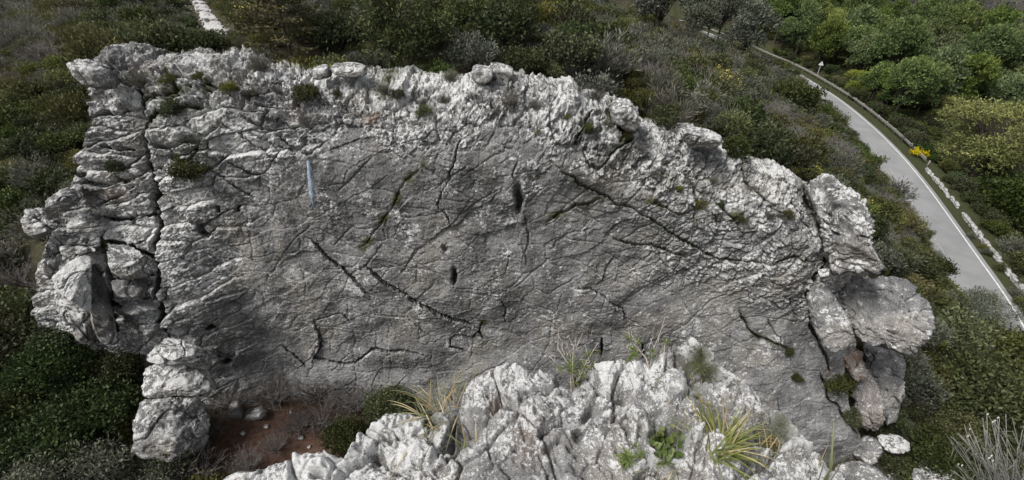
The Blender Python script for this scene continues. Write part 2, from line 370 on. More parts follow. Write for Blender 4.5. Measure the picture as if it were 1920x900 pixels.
# road: asphalt sheet and painted lines, laid in thin layers
def strip(name, off0, off1, dz, i0=0, i1=None, cols=2, mat=None, parent=None):
    idx = np.arange(len(RE))[i0:i1]; o = np.linspace(off0, off1, cols)
    P = RE[idx, None, :] - RN[idx, None, :] * o[None, :, None]
    V = np.concatenate([P, np.full(P.shape[:2] + (1,), ROAD_Z + dz)], 2).reshape(-1, 3)
    return link(name, mesh_np(name, V, grid_faces(len(idx), cols), None, False), mat, parent)
m, nt = nodes_of('asphalt'); k = NT(nt); co = k.n('ShaderNodeTexCoord').outputs['Object']
n1 = k.noise(co, .25, 7, .6); n2 = k.noise(co, 14, 6, .8); n3 = k.noise(co, 1.4, 8, .7, .6)
col = k.mix(k.ramp(n1, .3, .7), (.225, .228, .232), (.30, .302, .305))
col = k.mix(k.ramp(n2, .35, .65), k.mix(.25, col, (.06, .06, .06)), col)
col = k.mix(k.math('MULTIPLY', k.ramp(n3, .56, .68), .35), col, (.24, .235, .22))
k.out(col, .85, k.bump(n2, .5, .01), .25); M['asphalt'] = m
M['paint'] = plain_material('road_paint', (.62, .62, .61), .6, 3, .2)
road = strip('road', -0.35, ROAD_W + .25, 0.02, cols=6, mat=M['asphalt']); tag(road, 'grey two-lane asphalt road curving down the valley side', 'road', kind='structure')
strip('edge_line', 0.0, 0.13, 0.026, mat=M['paint'], parent=road)
for i in range(6, len(RE) - 5, 4): strip('dash_line', ROAD_W - .22, ROAD_W - .1, 0.026, i, i + 3, mat=M['paint'], parent=road)
M['dash'] = plain_material('worn_paint', (.30, .30, .30), .7, 3, .3)
for i in range(4, len(RE) - 5, 12): strip('centre_dash', ROAD_W / 2 - .06, ROAD_W / 2 + .05, 0.026, i, i + 5, mat=M['dash'], parent=road)

# guard rail: steel beam on posts, up to where the stone wall begins
M['steel'] = plain_material('galvanised_steel', (.36, .34, .32), .5, 5, .25, spec=.5)
M['post'] = plain_material('rail_post', (.33, .31, .29), .7, 9, .35)
pxr, pyr, _ = project(np.concatenate([RE + RN * 1.9, np.full((len(RE), 1), ROAD_Z + .7)], 1))
i_end = int(np.argmin(np.hypot(pxr - 1733, pyr - 312)))
rail = thing('guard_rail', 'thin steel guard rail on posts along the far edge of the road', 'guard rail', (*(RE[i_end] + RN[i_end] * 1.9), ROAD_Z))
rl = np.array(rail.location)
def rail_part(name, i, j, off, z, prof, mat):
    c = RE[i:j] + RN[i:j] * off; n = RN[i:j]; prof = np.array(prof)
    V = c[:, None, :] + n[:, None, :] * prof[None, :, :1]
    V = np.concatenate([V, np.broadcast_to((ROAD_Z + z + prof[:, 1])[None, :, None], V.shape[:2] + (1,))], 2)
    nc = len(prof); Fc = grid_faces(j - i, nc)
    lo = np.arange(j - i - 1) * nc; Fc = np.concatenate([Fc, np.stack([lo + nc - 1, lo, lo + nc, lo + 2 * nc - 1], 1)])
    return link(name, mesh_np(name, V.reshape(-1, 3) - rl, Fc, None, False), mat, rail)
rail_part('beam', 4, i_end, 1.9, .62, [(-.05, -.15), (.03, -.10), (-.05, -.04), (.03, 0), (-.05, .06), (.03, .11), (-.05, .16), (.07, .16), (.07, -.15)], M['steel'])
pm = None
for i in range(5, i_end + 1, 4):
    p = RE[i] + RN[i] * 2.06
    if pm is None:
        V, Fc = tube([(0, 0, -.4), (0, 0, .80), (0, 0, .84)], [.09, .09, .05], 4); pm = mesh_np('post', V, Fc, None, False)
    link('post', pm, M['post'], rail, np.array([p[0], p[1], ROAD_Z]) - rl)

# low rough stone wall continuing the rail: every stone is a part
rng = np.random.RandomState(3)
def stone_mesh(name, dims, seed, sub=2, p=9.0, rough=.10, npl=9, lich=.5):
    bm = bmesh.new(); bmesh.ops.create_icosphere(bm, subdivisions=sub, radius=1.0)
    bm.verts.ensure_lookup_table()
    D = np.array([v.co[:] for v in bm.verts]); Fc = np.array([[v.index for v in f.verts] for f in bm.faces]); bm.free()
    D /= np.linalg.norm(D, axis=1)[:, None]
    r = np.random.RandomState(seed); N = np.concatenate([np.eye(3), -np.eye(3), r.normal(size=(npl, 3))]); N /= np.linalg.norm(N, axis=1)[:, None]
    h = np.concatenate([r.uniform(.82, 1.05, 6), r.uniform(.88, 1.15, npl)])
    R = (np.maximum(D @ N.T, 0) / h) ** p; R = R.sum(1) ** (-1.0 / p)
    V = D * R[:, None] * np.array(dims)
    return D, V, Fc
wall = thing('stone_wall', 'low broken wall of pale rough stones at the roadside beyond the rail end', 'stone wall', (*(RE[i_end + 3] + RN[i_end + 3] * 1.5), ROAD_Z))
wlc = np.array(wall.location); smesh = []
for q in range(5):
    D, V, Fc = stone_mesh('stone', (.40, .17, .17), 40 + q); V = V + .05 * np.stack([fbm(V[:, 0] * 4, V[:, 1] * 4, V[:, 2] * 4, 3, q + a) for a in (1, 2, 3)], 1)
    smesh.append(mesh_np('stone', V, Fc, {'lichen': np.full(len(V), .8), 'stain': V[:, 0] * 0, 'pale': V[:, 0] * 0 + .5, 'rust': V[:, 0] * 0, 'moss': V[:, 0] * 0}, False))
M['wall_stone'] = rock_material('wall_stone', 2.0, base=(.36, .35, .33), dark=(.22, .21, .2), use_attr=False, bias=.03)
i = i_end + 2; q = 0; s = 0.0
while s < 48:
    ii = i + s / .75
    if int(ii) >= len(RE) - 2: break
    gap = 10.2 < s < 11.6
    if not gap:
        p = RE[int(ii)] + (RE[int(ii) + 1] - RE[int(ii)]) * (ii - int(ii)) + RN[int(ii)] * (1.45 + rng.uniform(-.08, .08))
        a = math.atan2(-RN[int(ii), 0], RN[int(ii), 1])
        for lay in range(2):
            if lay == 1 and rng.rand() < .45: continue
            link('stone', smesh[rng.randint(5)], M['wall_stone'], wall, np.array([p[0], p[1], ROAD_Z + .10 + lay * .2]) - wlc, (rng.uniform(-.15, .15), rng.uniform(-.15, .15), a + rng.uniform(-.2, .2) + (PI if rng.rand() < .5 else 0)), rng.uniform(.85, 1.15))
    s += .36
# warning sign on its post
sp = at_z(1532, 141, ROAD_Z); sgn = thing('road_sign', 'small white triangular warning sign on a grey post behind the guard rail', 'road sign', (sp[0], sp[1], gz(sp[0], sp[1])), (0, 0, math.radians(-32)))
zs = ROAD_Z - gz(sp[0], sp[1]); V, Fc = tube([(0, 0, -.2), (0, 0, 2.75 + zs)], [.06, .06], 8)
link('pole', mesh_np('pole', V, Fc), plain_material('sign_pole', (.5, .5, .5), .5), sgn)
def plate(name, sdl, y, th, z0, mat):
    bm = bmesh.new(); c = [(0, sdl * .577), (-sdl / 2, -sdl * .289), (sdl / 2, -sdl * .289)]; P = []
    for q in range(3):
        a = np.array(c[q]); b = np.array(c[(q + 1) % 3]); P += [a * .9 + b * .1, a * .1 + b * .9]
    f = [bm.verts.new((x, y, z + z0)) for x, z in P]; bkk = [bm.verts.new((x, y + th, z + z0)) for x, z in P]
    bm.faces.new(f); bm.faces.new(bkk[::-1])
    for q in range(6): bm.faces.new((f[q], bkk[q], bkk[(q + 1) % 6], f[(q + 1) % 6]))
    bmesh.ops.recalc_face_normals(bm, faces=bm.faces); me = bpy.data.meshes.new(name); bm.to_mesh(me); bm.free(); return link(name, me, mat, sgn)
pl_ = plate('plate', 1.0, -.075, .02, 2.35 + zs, plain_material('sign_white', (.72, .72, .72), .5, 2, .06))
V, Fc = tube([(-.06, -.09, 2.2 + zs), (.0, -.09, 2.42 + zs), (.03, -.09, 2.55 + zs)], [.05, .06, .03], 4); link('symbol', mesh_np('symbol', V, Fc), plain_material('sign_dark', (.03, .03, .03), .6, 2, .1), pl_)
# ------------------------------------------------------------------ the cliff: a dense displaced slab, modelled in metres
_crest = [(120, 114), (145, 112), (200, 105), (260, 108), (330, 115), (400, 112), (450, 122), (520, 142), (570, 142), (640, 143), (690, 140), (720, 140), (760, 150), (820, 150), (860, 150), (890, 136), (930, 136), (980, 152), (1030, 162),
          (1080, 172), (1130, 188), (1165, 200), (1200, 222), (1240, 240), (1290, 243), (1340, 246), (1400, 288), (1440, 312), (1490, 336), (1530, 345), (1580, 375)]
CR = np.array([at_y(px, py + np.interp(px, [150, 500, 900, 1300, 1600], [17, 20, 27, 16, 8]), 14.1) for px, py in _crest])
_left = [(135, 112), (132, 190), (132, 250), (104, 310), (104, 350), (85, 395), (90, 440), (85, 490), (98, 560), (112, 600), (150, 660), (180, 760), (210, 860)]
_right = [(1540, 338), (1560, 400), (1580, 470), (1600, 560), (1590, 650), (1580, 700), (1588, 760), (1612, 830), (1625, 920)]
LE = np.array([at_y(px, py, max(12.9, 14.2 - .012 * (py - 110))) for px, py in _left]); RI = np.array([at_y(px, py, np.interp(py, [338, 420, 600, 830], [14.1, 13.3, 12.9, 10.9])) for px, py in _right])
def xl(z): return np.interp(-z, -LE[:, 2], LE[:, 0])
def xr(z): return np.interp(-z, -RI[:, 2], RI[:, 0])
def zcrest(x): return np.interp(x, CR[:, 0], CR[:, 2])
ZB = -21.8
def face_y(x, z, zc):
    y = 12.9 + 0.055 * (z + 9.0) + 0.006 * (x + 1) ** 2 * 0.4
    d = np.maximum(z - (zc - 1.9), 0); y = y + 0.42 * d ** 1.5
    y = y - 1.3 * sstep(-6.5, -12.0, z) * sstep(-9.6, -12.5, x)
    y = y - 0.5 * sstep(7.0, 10.5, x) * sstep(-6, -11, z) - 1.3 * sstep(3.5, 9.0, x) * sstep(-12, -18, z) - .5 * sstep(-14, -19, z)
    return y
def cliff_xz(px, py):
    """photo point -> (x, z) on the undisplaced face"""
    Y = 12.9
    for _ in range(8):
        p = at_y(px, py, Y); Y = float(face_y(p[0], p[2], zcrest(p[0])))
    return p[0], p[2]
NC, NF, NT_ = 1150, 640, 80
u = np.concatenate([np.linspace(-.035, 0, 24)[:-1], np.linspace(0, 1, NC - 46), np.linspace(1, 1.035, 24)[1:]]).astype(np.float32)
t = np.concatenate([np.linspace(0, 1, NF), 1 + np.linspace(0, 1, NT_ + 1)[1:]]).astype(np.float32)
U, TT = np.meshgrid(u, t)
xtop = xl(-3.4) + (xr(-5.9) - xl(-3.4)) * u; zct = zcrest(xtop); ZC = np.broadcast_to(zct[None, :], U.shape)
tf = np.minimum(TT, 1.0); Z = ZB + (ZC - ZB) * tf
XL, XR = xl(Z), xr(Z); X = XL + (XR - XL) * U
Y = face_y(X, Z, ZC)
ex = np.maximum(np.maximum(-U, U - 1), 0) / .035             # end margins turn back into the hill
X = X + np.where(U < 0, 1, -1) * 0.55 * ex * (XR - XL) * .035; Y = Y + 3.2 * ex ** 1.3; Z = Z - 2.5 * ex ** 1.2 * tf
tb = np.maximum(TT - 1.0, 0)                                   # the top runs back, then down behind
Y = Y + 2.6 * np.minimum(tb / .7, 1) + .2 * np.maximum(tb - .7, 0)
Z = Z + 0.10 * np.sin(np.minimum(tb / .35, 1) * PI / 2) - 1.0 * np.maximum(tb - .3, 0) - 6 * np.maximum(tb - .7, 0)
dcr = ZC - (ZB + (ZC - ZB) * tf)                              # metres below the crest
X, Y, Z = X.astype(np.float32), Y.astype(np.float32), Z.astype(np.float32)
# masks
wob = fbm(X * .6, Z * .6, Y * .3, 3, 61)
Mc = 1 - sstep(0.3, 1.7, dcr + 1.3 * wob + .5 * sstep(4, 8, X) - .5 * sstep(-2, 3, X))
Ml = 1 - sstep(-9.9, -8.0, X + .8 * wob + .35 * np.maximum(dcr - 3.5, 0) - 2.2 * (1 - sstep(1.2, 3.2, dcr)))
Mr = sstep(3.0, 7.0, X + wob) * (1 - sstep(4.2, 6.2, dcr))
Mface = (1 - Mc) * (1 - Ml)
D = .32 * fbm(X * .17, Y * .17, Z * .17, 2, 1) + .13 * fbm(X * .55, Y * .55, Z * .55, 3, 2)
wx = .10 * noise3(X * 1.7, Y * 1.7, Z * 1.7, 21) + .035 * noise3(X * 6, Y * 6, Z * 6, 23); wz = .10 * noise3(X * 1.7, Y * 1.7, Z * 1.7, 22) + .035 * noise3(X * 6, Y * 6, Z * 6, 24)
Xw, Zw = X + wx, Z + wz
def plates(ang, sx, sz, seed):
    c, s = math.cos(ang), math.sin(ang); a = (Xw * c + Zw * s) / sx; b = (-Xw * s + Zw * c) / sz
    return voronoi(a.astype(np.float32), b.astype(np.float32), seed)
# planar chips and scales of the main face, dipping like the photo's diagonal grain
f1, f2, r1, r2, r3, ox, oy = plates(.5, 1.9, .85, 1)
D += (.55 + .45 * Mface) * ((r1 - .5) * .035 + ox * (r2 - .5) * .10 + oy * (r3 - .5) * .06)
D -= .035 * np.exp(-((f2 - f1) / .03) ** 2) * (noise3(X * .7, Y, Z * .7, 31) > -.05) * Mface
f1, f2, r1, r2, r3, ox, oy = plates(.75, .55, .38, 2)
D += ((r1 - .5) * .018 + ox * (r2 - .5) * .045 + oy * (r3 - .5) * .035) * (.1 + .7 * sstep(-.25, .35, noise3(X * .5, Y, Z * .5, 33))) * (1 - .6 * Ml)
f1, f2, r1, r2, r3, ox, oy = plates(.1, .19, .14, 3)
D += ((r1 - .5) * .016 + ox * (r2 - .5) * .03 + oy * (r3 - .5) * .03) * (.35 + sstep(-.3, .4, noise3(X * .8, Y, Z * .8, 34))) * (1 - .5 * Ml)
D += .010 * (ridged(X * 1.6, Y * 1.6, Z * 2.0, 4, 41) - .9) * (.6 + .4 * Mface)
D += .016 * fbm(X * 8, Y * 8, Z * 9, 3, 43, .6)
# straight joint sets, each joint showing only along part of its length
for ang, spc, sd_, dp_ in ((-.62, .85, 1, .045), (.78, 1.15, 2, .05), (1.45, 1.6, 3, .04), (-.2, .6, 4, .03)):
    ca, sa = math.cos(ang), math.sin(ang); al = Xw * ca + Zw * sa; q = (-X * sa + Z * ca) / spc + .22 * noise3(X * .5, Y, Z * .5, 60 + sd_) + .5 * wx; iq = np.round(q); dj = np.abs(q - iq) * spc
    mk = sstep(.12, .3, noise3(iq * 7.31, al * .55, iq * 3.7, 64 + sd_)); D -= (Mface + .5 * Ml) * mk * dp_ * np.exp(-(dj / .028) ** 2); D += Mface * mk * .02 * np.clip((q - iq) * spc / .3, -1, 1) * np.exp(-dj / .2)
# rubbly crest
f1, f2, r1, r2, r3, ox, oy = plates(.2, .75, .55, 4)
D += Mc * ((r1 - .45) * .18 - .04 * f1 * f1 + ox * (r2 - .5) * .34 + oy * (r3 - .5) * .3 - .14 * np.exp(-((f2 - f1) / .035) ** 2))
f1, f2, r1, r2, r3, ox, oy = plates(-.15, .30, .21, 5)
D += (Mc + .55 * Mr * (1 - Mc)) * ((r1 - .5) * .11 + ox * (r2 - .5) * .22 + oy * (r3 - .6) * .2 - .07 * np.exp(-((f2 - f1) / .06) ** 2))
f1, f2, r1, r2, r3, ox, oy = plates(.4, .12, .09, 6)
D += (Mc + .4 * Ml + .5 * Mr * (1 - Mc)) * ((r1 - .5) * .07 + ox * (r2 - .5) * .18 + oy * (r3 - .5) * .15 - .03 * np.exp(-((f2 - f1) / .1) ** 2))
D += Mc * .05 * fbm(X * 4, Y * 4, Z * 4, 4, 45, .6)
# fractured right-hand shoulder
f1, f2, r1, r2, r3, ox, oy = plates(.9, 1.1, .5, 7)
D += Mr * (1 - Mc) * ((r1 - .5) * .12 + ox * (r2 - .5) * .2 - .12 * np.exp(-((f2 - f1) / .05) ** 2))
# bedded left buttress: long flat blocks
f1, f2, r1, r2, r3, ox, oy = plates(.13, 1.7, .62, 8)
D += Ml * ((r1 - .5) * .26 + oy * .10 + ox * (r2 - .5) * .2 - .26 * np.exp(-((f2 - f1) / .045) ** 2))
f1, f2, r1, r2, r3, ox, oy = plates(.16, .55, .24, 9)
D += Ml * ((r1 - .5) * .05 + oy * .03 - .05 * np.exp(-((f2 - f1) / .06) ** 2) * (r2 > .4))
# named cracks: photo points, depth, half width, step (positive: upper or left side stands proud), moss
CRACKS = [
 ([(245, 130), (262, 185), (272, 225), (274, 280), (275, 320), (295, 340), (298, 380), (300, 415), (291, 450), (300, 500), (302, 550), (307, 600), (312, 640)], 1.7, .125, .06, 0),
 ([(138, 165), (185, 162), (240, 148)], .5, .06, .15, 0), ([(160, 225), (215, 210), (265, 198)], .45, .05, .05, 0), ([(175, 280), (220, 285), (270, 272)], .4, .045, .10, 0),
 ([(120, 330), (150, 335), (200, 348), (235, 337), (275, 320)], .6, .07, .35, 0), ([(175, 388), (220, 366), (250, 346), (274, 328)], .5, .05, .30, 0), ([(180, 410), (225, 415), (260, 402), (300, 400)], .6, .06, .15, 0),
 ([(190, 452), (230, 452), (265, 470), (300, 490)], .6, .06, .15, 0), ([(205, 520), (240, 525), (300, 510)], .35, .04, .05, 0), ([(200, 560), (240, 572), (302, 555)], .7, .10, .25, .3), ([(188, 460), (205, 510), (210, 560), (215, 640)], .8, .09, -.2, 0),
 ([(275, 262), (310, 274), (340, 262), (380, 257), (415, 230)], .7, .085, .30, .2), ([(277, 322), (305, 312), (330, 290), (322, 272)], .4, .05, .12, 0), ([(330, 288), (345, 296), (370, 285), (380, 262)], .5, .06, .1, .4),
 ([(270, 235), (300, 215), (340, 205), (395, 200)], .5, .07, .15, .7), ([(260, 185), (320, 175), (380, 160), (430, 165)], .4, .06, .12, .6), ([(310, 130), (325, 160), (350, 185)], .35, .05, .0, .6),
 ([(415, 225), (440, 245), (475, 275), (520, 300)], .3, .035, .06, 0), ([(385, 310), (430, 335), (480, 372)], .3, .03, .06, 0), ([(430, 300), (470, 325), (490, 330)], .2, .03, .05, 0),
 ([(450, 215), (480, 232), (510, 250), (540, 278), (577, 290), (600, 270)], .35, .04, .12, 0), ([(460, 245), (510, 275), (556, 290)], .3, .035, .1, 0), ([(440, 190), (490, 170), (560, 150), (620, 145), (690, 144)], .35, .045, .12, 0),
 ([(520, 230), (545, 245), (560, 270)], .25, .04, .05, 0), ([(480, 200), (530, 205), (560, 190)], .3, .04, .08, 0),
 ([(865, 245), (855, 295), (835, 345), (820, 385), (840, 415), (852, 432)], .30, .028, .08, 0), ([(792, 313), (760, 345), (730, 395), (700, 440), (676, 470)], .12, .06, .05, 1.0), ([(935, 365), (885, 398), (850, 428), (800, 455)], .1, .03, -.12, 0),
 ([(570, 450), (600, 470), (630, 500), (665, 530), (702, 562)], .30, .032, .14, .1), ([(680, 500), (720, 530), (760, 555), (790, 575), (830, 592), (870, 610), (903, 624)], .40, .034, .26, .1), ([(905, 610), (900, 630), (905, 645)], .3, .07, 0, .9),
 ([(903, 624), (885, 640), (860, 632), (842, 640), (845, 655), (880, 668)], .25, .04, -.08, .3), ([(585, 605), (600, 645), (588, 675), (625, 685), (665, 687), (695, 660), (760, 655), (800, 670)], .35, .045, .18, 0), ([(525, 650), (550, 670), (572, 692)], .3, .035, .06, 0),
 ([(585, 605), (640, 590), (660, 610)], .15, .03, .05, 0), ([(940, 560), (950, 612)], .25, .03, 0, 0),
 ([(1032, 305), (1060, 325), (1105, 355), (1135, 367), (1150, 380), (1190, 387), (1203, 400), (1232, 420), (1282, 450), (1320, 470), (1360, 482), (1400, 486), (1440, 490), (1490, 482), (1548, 490)], .36, .036, .14, .4),
 ([(1088, 285), (1105, 310), (1125, 312), (1150, 292), (1175, 270), (1192, 258)], .4, .045, .14, .2), ([(1110, 200), (1095, 235), (1080, 270)], .3, .045, .05, .5), ([(1145, 215), (1160, 240), (1172, 262)], .35, .10, .1, .9),
 ([(1025, 420), (1050, 402), (1090, 387), (1128, 375)], .25, .05, .08, .5), ([(1135, 447), (1155, 427), (1187, 410)], .2, .03, -.10, 0), ([(1150, 450), (1185, 460), (1240, 468), (1285, 482), (1306, 497)], .28, .032, .12, .3),
 ([(1075, 542), (1105, 540), (1135, 557), (1165, 580), (1177, 604)], .3, .035, .16, 0), ([(1157, 480), (1137, 510), (1120, 537)], .15, .03, -.08, 0), ([(1385, 580), (1400, 610), (1420, 630), (1445, 640), (1485, 655)], .35, .045, .12, .5),
 ([(1345, 380), (1380, 415), (1397, 442)], .3, .04, .08, .3), ([(1470, 340), (1490, 390), (1515, 425), (1527, 452)], .4, .045, .08, .1), ([(1505, 345), (1525, 395), (1545, 442), (1553, 500)], .9, .12, -.1, .3), ([(1553, 495), (1530, 515), (1514, 545), (1520, 615), (1545, 660), (1560, 700)], .9, .09, .1, .1),
 ([(1440, 595), (1466, 642)], .25, .035, .05, 0), ([(1477, 560), (1496, 598)], .2, .03, .05, 0), ([(1460, 755), (1470, 797), (1497, 824)], .3, .035, .1, 0), ([(1540, 700), (1560, 755), (1590, 790), (1608, 825)], .7, .08, .05, .1),
 ([(1127, 635), (1130, 668)], .7, .06, 0, 0), ([(1205, 645), (1208, 672)], .7, .06, 0, 0), ([(1230, 380), (1270, 400), (1310, 395), (1350, 410)], .25, .04, .06, .6), ([(1290, 330), (1310, 380), (1300, 420)], .25, .04, .06, .5),
 ([(1395, 300), (1400, 340), (1440, 380), (1470, 420)], .25, .04, .05, .4), ([(1240, 290), (1260, 330), (1250, 360)], .2, .035, .05, .2), ([(968, 300), (966, 330), (972, 350)], .2, .05, 0, 0), ([(985, 400), (990, 440), (985, 500)], .12, .06, 0, 0),
 ([(405, 660), (420, 672), (440, 668)], .5, .07, .2, 0), ([(690, 590), (760, 600), (820, 640)], .12, .03, .05, 0), ([(1030, 470), (1060, 440), (1110, 430)], .12, .03, .04, 0), ([(740, 250), (760, 290), (780, 300)], .15, .03, .03, 0), ([(1280, 560), (1300, 600), (1290, 640)], .12, .03, .06, 0)]
HOLES = [(972, 372, .13, .52, .9, .15), (851, 519, .09, .34, .7, 0), (387, 424, .10, .22, .6, 0), (415, 388, .06, .13, .4, 0), (447, 390, .07, .14, .4, 0), (421, 678, .16, .22, .8, 0), (395, 612, .14, .12, .4, 0), (835, 470, .1, .1, .3, 0)]
SMOOTH = np.zeros_like(X); lichen = np.zeros_like(X); moss = np.zeros_like(X); stain = np.zeros_like(X); rust = np.zeros_like(X); pale = np.zeros_like(X)
front = TT <= 1.0
G = np.zeros_like(X)
crack_n = .6 + .5 * noise3(X * 1.3, Y, Z * 1.3, 51)
crack_v = .6 + .55 * noise3(X * 2.6, Y, Z * 2.6, 52)
wxx = Xw + .03 * noise3(X * 13, Y, Z * 13, 25); wzz = Zw + .03 * noise3(X * 13, Y, Z * 13, 26)
for ic, (pts, dep, hw, step, ms) in enumerate(CRACKS):
    if 0 < ic < 14: dep *= 1.4; hw *= 1.15
    P = np.array([cliff_xz(*p) for p in pts]); mg = 1.3
    s = (X > P[:, 0].min() - mg) & (X < P[:, 0].max() + mg) & (Z > P[:, 1].min() - mg) & (Z < P[:, 1].max() + mg) & (TT < 1.2)
    d, sg, ta = poly_dist(wxx[s], wzz[s], P)
    if P[-1, 0] < P[0, 0]: sg = -sg
    tap = np.minimum(1, np.minimum(ta, 1 - ta) * 7 + .12); w_ = hw * (.45 + .55 * tap) * np.clip(.25 + 1.1 * crack_v[s], .35, 1.7)
    w_ = np.maximum(w_ * .72, .022); G[s] = np.maximum(G[s], .62 * dep * tap * np.exp(-(d / w_) ** 4) * np.clip(crack_n[s] + .45, .35, 1.2))
    # the proud side stands out as an edge that dies away from the crack
    fall = np.exp(-d / .55) * tap
    D[s] += step * fall * np.where(sg > 0, -.10, .65)      # seen from above, the lower lip is the ledge that shows
    side = np.where(sg > 0, .35, 1.0) if step > 0 else np.where(sg > 0, 1.0, .35)
    lichen[s] += .42 * np.exp(-(d / .28) ** 2) * side * tap * (abs(step) > .05) * (.4 + .9 * np.clip(noise3(X[s] * .8, Y[s], Z[s] * .8, 53) + .4, 0, 1))  # lichen on crack edges, also painting the lit band of the lower lip
    if ms: moss[s] += 1.5 * ms * np.exp(-(d / (hw * 1.9 + .03)) ** 2) * np.clip(noise3(X[s] * 2.2, Y[s], Z[s] * 2.2, 54) * 2 + .8, 0, 1)
for px, py, rx, rz, dep, _ in HOLES:
    cx, cz = cliff_xz(px, py); q = ((wxx - cx) / rx) ** 2 + ((wzz - cz) / rz) ** 2; G = np.maximum(G, .8 * dep * np.exp(-q ** 1.5))
# pale/dark weathering (real colour of the stone)
def blob(px, py, rx, rz, soft=1.0):
    cx, cz = cliff_xz(px, py); return np.exp(-(((Xw - cx) / rx) ** 2 + ((Zw - cz) / rz) ** 2) ** soft)
for a in [(985, 430, .32, 1.7), (1045, 470, .2, 1.2), (862, 560, .35, 1.1), (905, 440, .5, 1.3), (950, 560, .5, 1.5), (620, 370, .4, 1.1), (350, 500, .25, 1.0), (390, 450, .2, .8), (1090, 320, .5, .9), (735, 430, .8, 1.3), (880, 330, .6, 1.2), (1480, 620, .4, 1.3), (500, 480, .12, 1.2), (560, 470, .2, 1.0), (820, 600, .7, .8), (1200, 640, .8, .8), (430, 700, 1.0, .5), (760, 690, 1.4, .5)]:
    stain += 1.0 * blob(*a)
for a in [(518, 430, .17, 1.0), (530, 480, .13, .9), (1160, 340, .9, .6), (1090, 400, .7, .5), (1180, 520, 1.0, .7), (1200, 450, .8, .4), (1340, 560, 1.2, .9), (590, 420, .09, .8), (760, 600, 1.0, .5), (560, 540, 1.0, .7)]:
    pale += .8 * blob(*a)
for a in [(225, 360, .35, .22), (262, 342, .3, .16), (200, 370, .2, .2), (240, 128, .12, .1), (1598, 690, .2, .5), (305, 165, .2, .15), (540, 205, .25, .2), (700, 220, .3, .2), (1555, 690, .15, .4)]:
    rust += 1.0 * blob(*a)
for a in [(1310, 375, .35, .25), (1380, 405, .25, .25), (1240, 330, .2, .1), (1480, 655, .14, .16), (1490, 705, .22, .18), (1420, 632, .3, .12), (1170, 250, .2, .35), (1120, 230, .15, .3), (960, 190, .25, .3), (430, 165, .2, .2), (800, 205, .25, .25), (720, 165, .25, .3), (390, 160, .15, .3), (1010, 330, .15, .1), (1220, 378, .25, .1), (1040, 405, .25, .1), (690, 580, .1, .12), (1120, 660, .25, .15)]:
    moss += 1.1 * blob(*a) * np.clip(noise3(X * 3, Y, Z * 3, 55) * 2 + .9, 0, 1)
for a in [(690, 545, .7, .35), (790, 610, .8, .2), (660, 600, .9, .7), (560, 505, .4, .2), (510, 265, 1.1, .5), (440, 280, .7, .6), (740, 240, 1.0, .6), (820, 200, 1.3, .5), (1040, 230, .8, .6), (1150, 255, .4, .3), (1300, 270, .6, .4), (440, 640, .6, .6), (350, 560, .5, 1.0), (345, 430, .8, .9), (1000, 340, .5, .5), (700, 400, .5, .9), (870, 640, .4, .3), (960, 320, .5, .4), (1370, 500, 1.2, .3)]:
    lichen += .34 * blob(*a)
lichen += .36 * Mc + .40 * Ml * (1 - Mc) + .30 * Mr * (1 - Mc) + .16 + .40 * fbm(X * .55, Y * .55, Z * .55, 4, 57)
lichen -= .35 * sstep(8.0, 11.5, dcr) * (1 - Ml)
top_d = sstep(1.0, 1.1, TT); lichen += .2 * top_d; moss += .9 * sstep(1.12, 1.5, TT) * np.clip(fbm(X * .9, Y * .9, Z, 2, 58) + .5, 0, 1)
# push along a direction that turns from the face to the top
b_ = np.clip(1 - sstep(0.0, 2.0, dcr) * 1.0, 0, 1) * .55 + .45 * top_d
ny, nz = -np.cos(b_ * PI / 2), np.sin(b_ * PI / 2) * .95
D = np.where(TT > 1, np.clip(D, -.35, .45) * (1 - .6 * sstep(1.5, 1.8, TT)), D)
PX_ = X + .03 * noise3(X * 5, Y * 5, Z * 5, 71) + G * .05 * X; PY_ = Y + ny * D + G; PZ_ = Z + nz * D - .8 * G * (1 - .5 * Mc)
# stones lifted along the crest line give it a broken outline
n_c = np.clip(fbm(X * 1.1, X * 0, X * 0 + 3, 3, 73), -1, 1); PZ_ = PZ_ + (.12 * n_c) * (1 - sstep(0, 1.2, dcr)) * (1 - sstep(1.3, 1.6, TT))
V = np.stack([PX_, PY_, PZ_], -1).reshape(-1, 3); Fc = grid_faces(*X.shape)
atr = {'lichen': np.clip(lichen, -.5, 1.2), 'moss': np.clip(moss, 0, 1), 'stain': np.clip(stain, 0, 1), 'rust': np.clip(rust, 0, 1), 'pale': np.clip(pale, 0, 1)}
cliff = thing('limestone_cliff', 'broad grey limestone cliff face with white lichen crest and long diagonal cracks', 'cliff', (0, 13, -19))
C0 = np.array([0, 13, -19], np.float32)
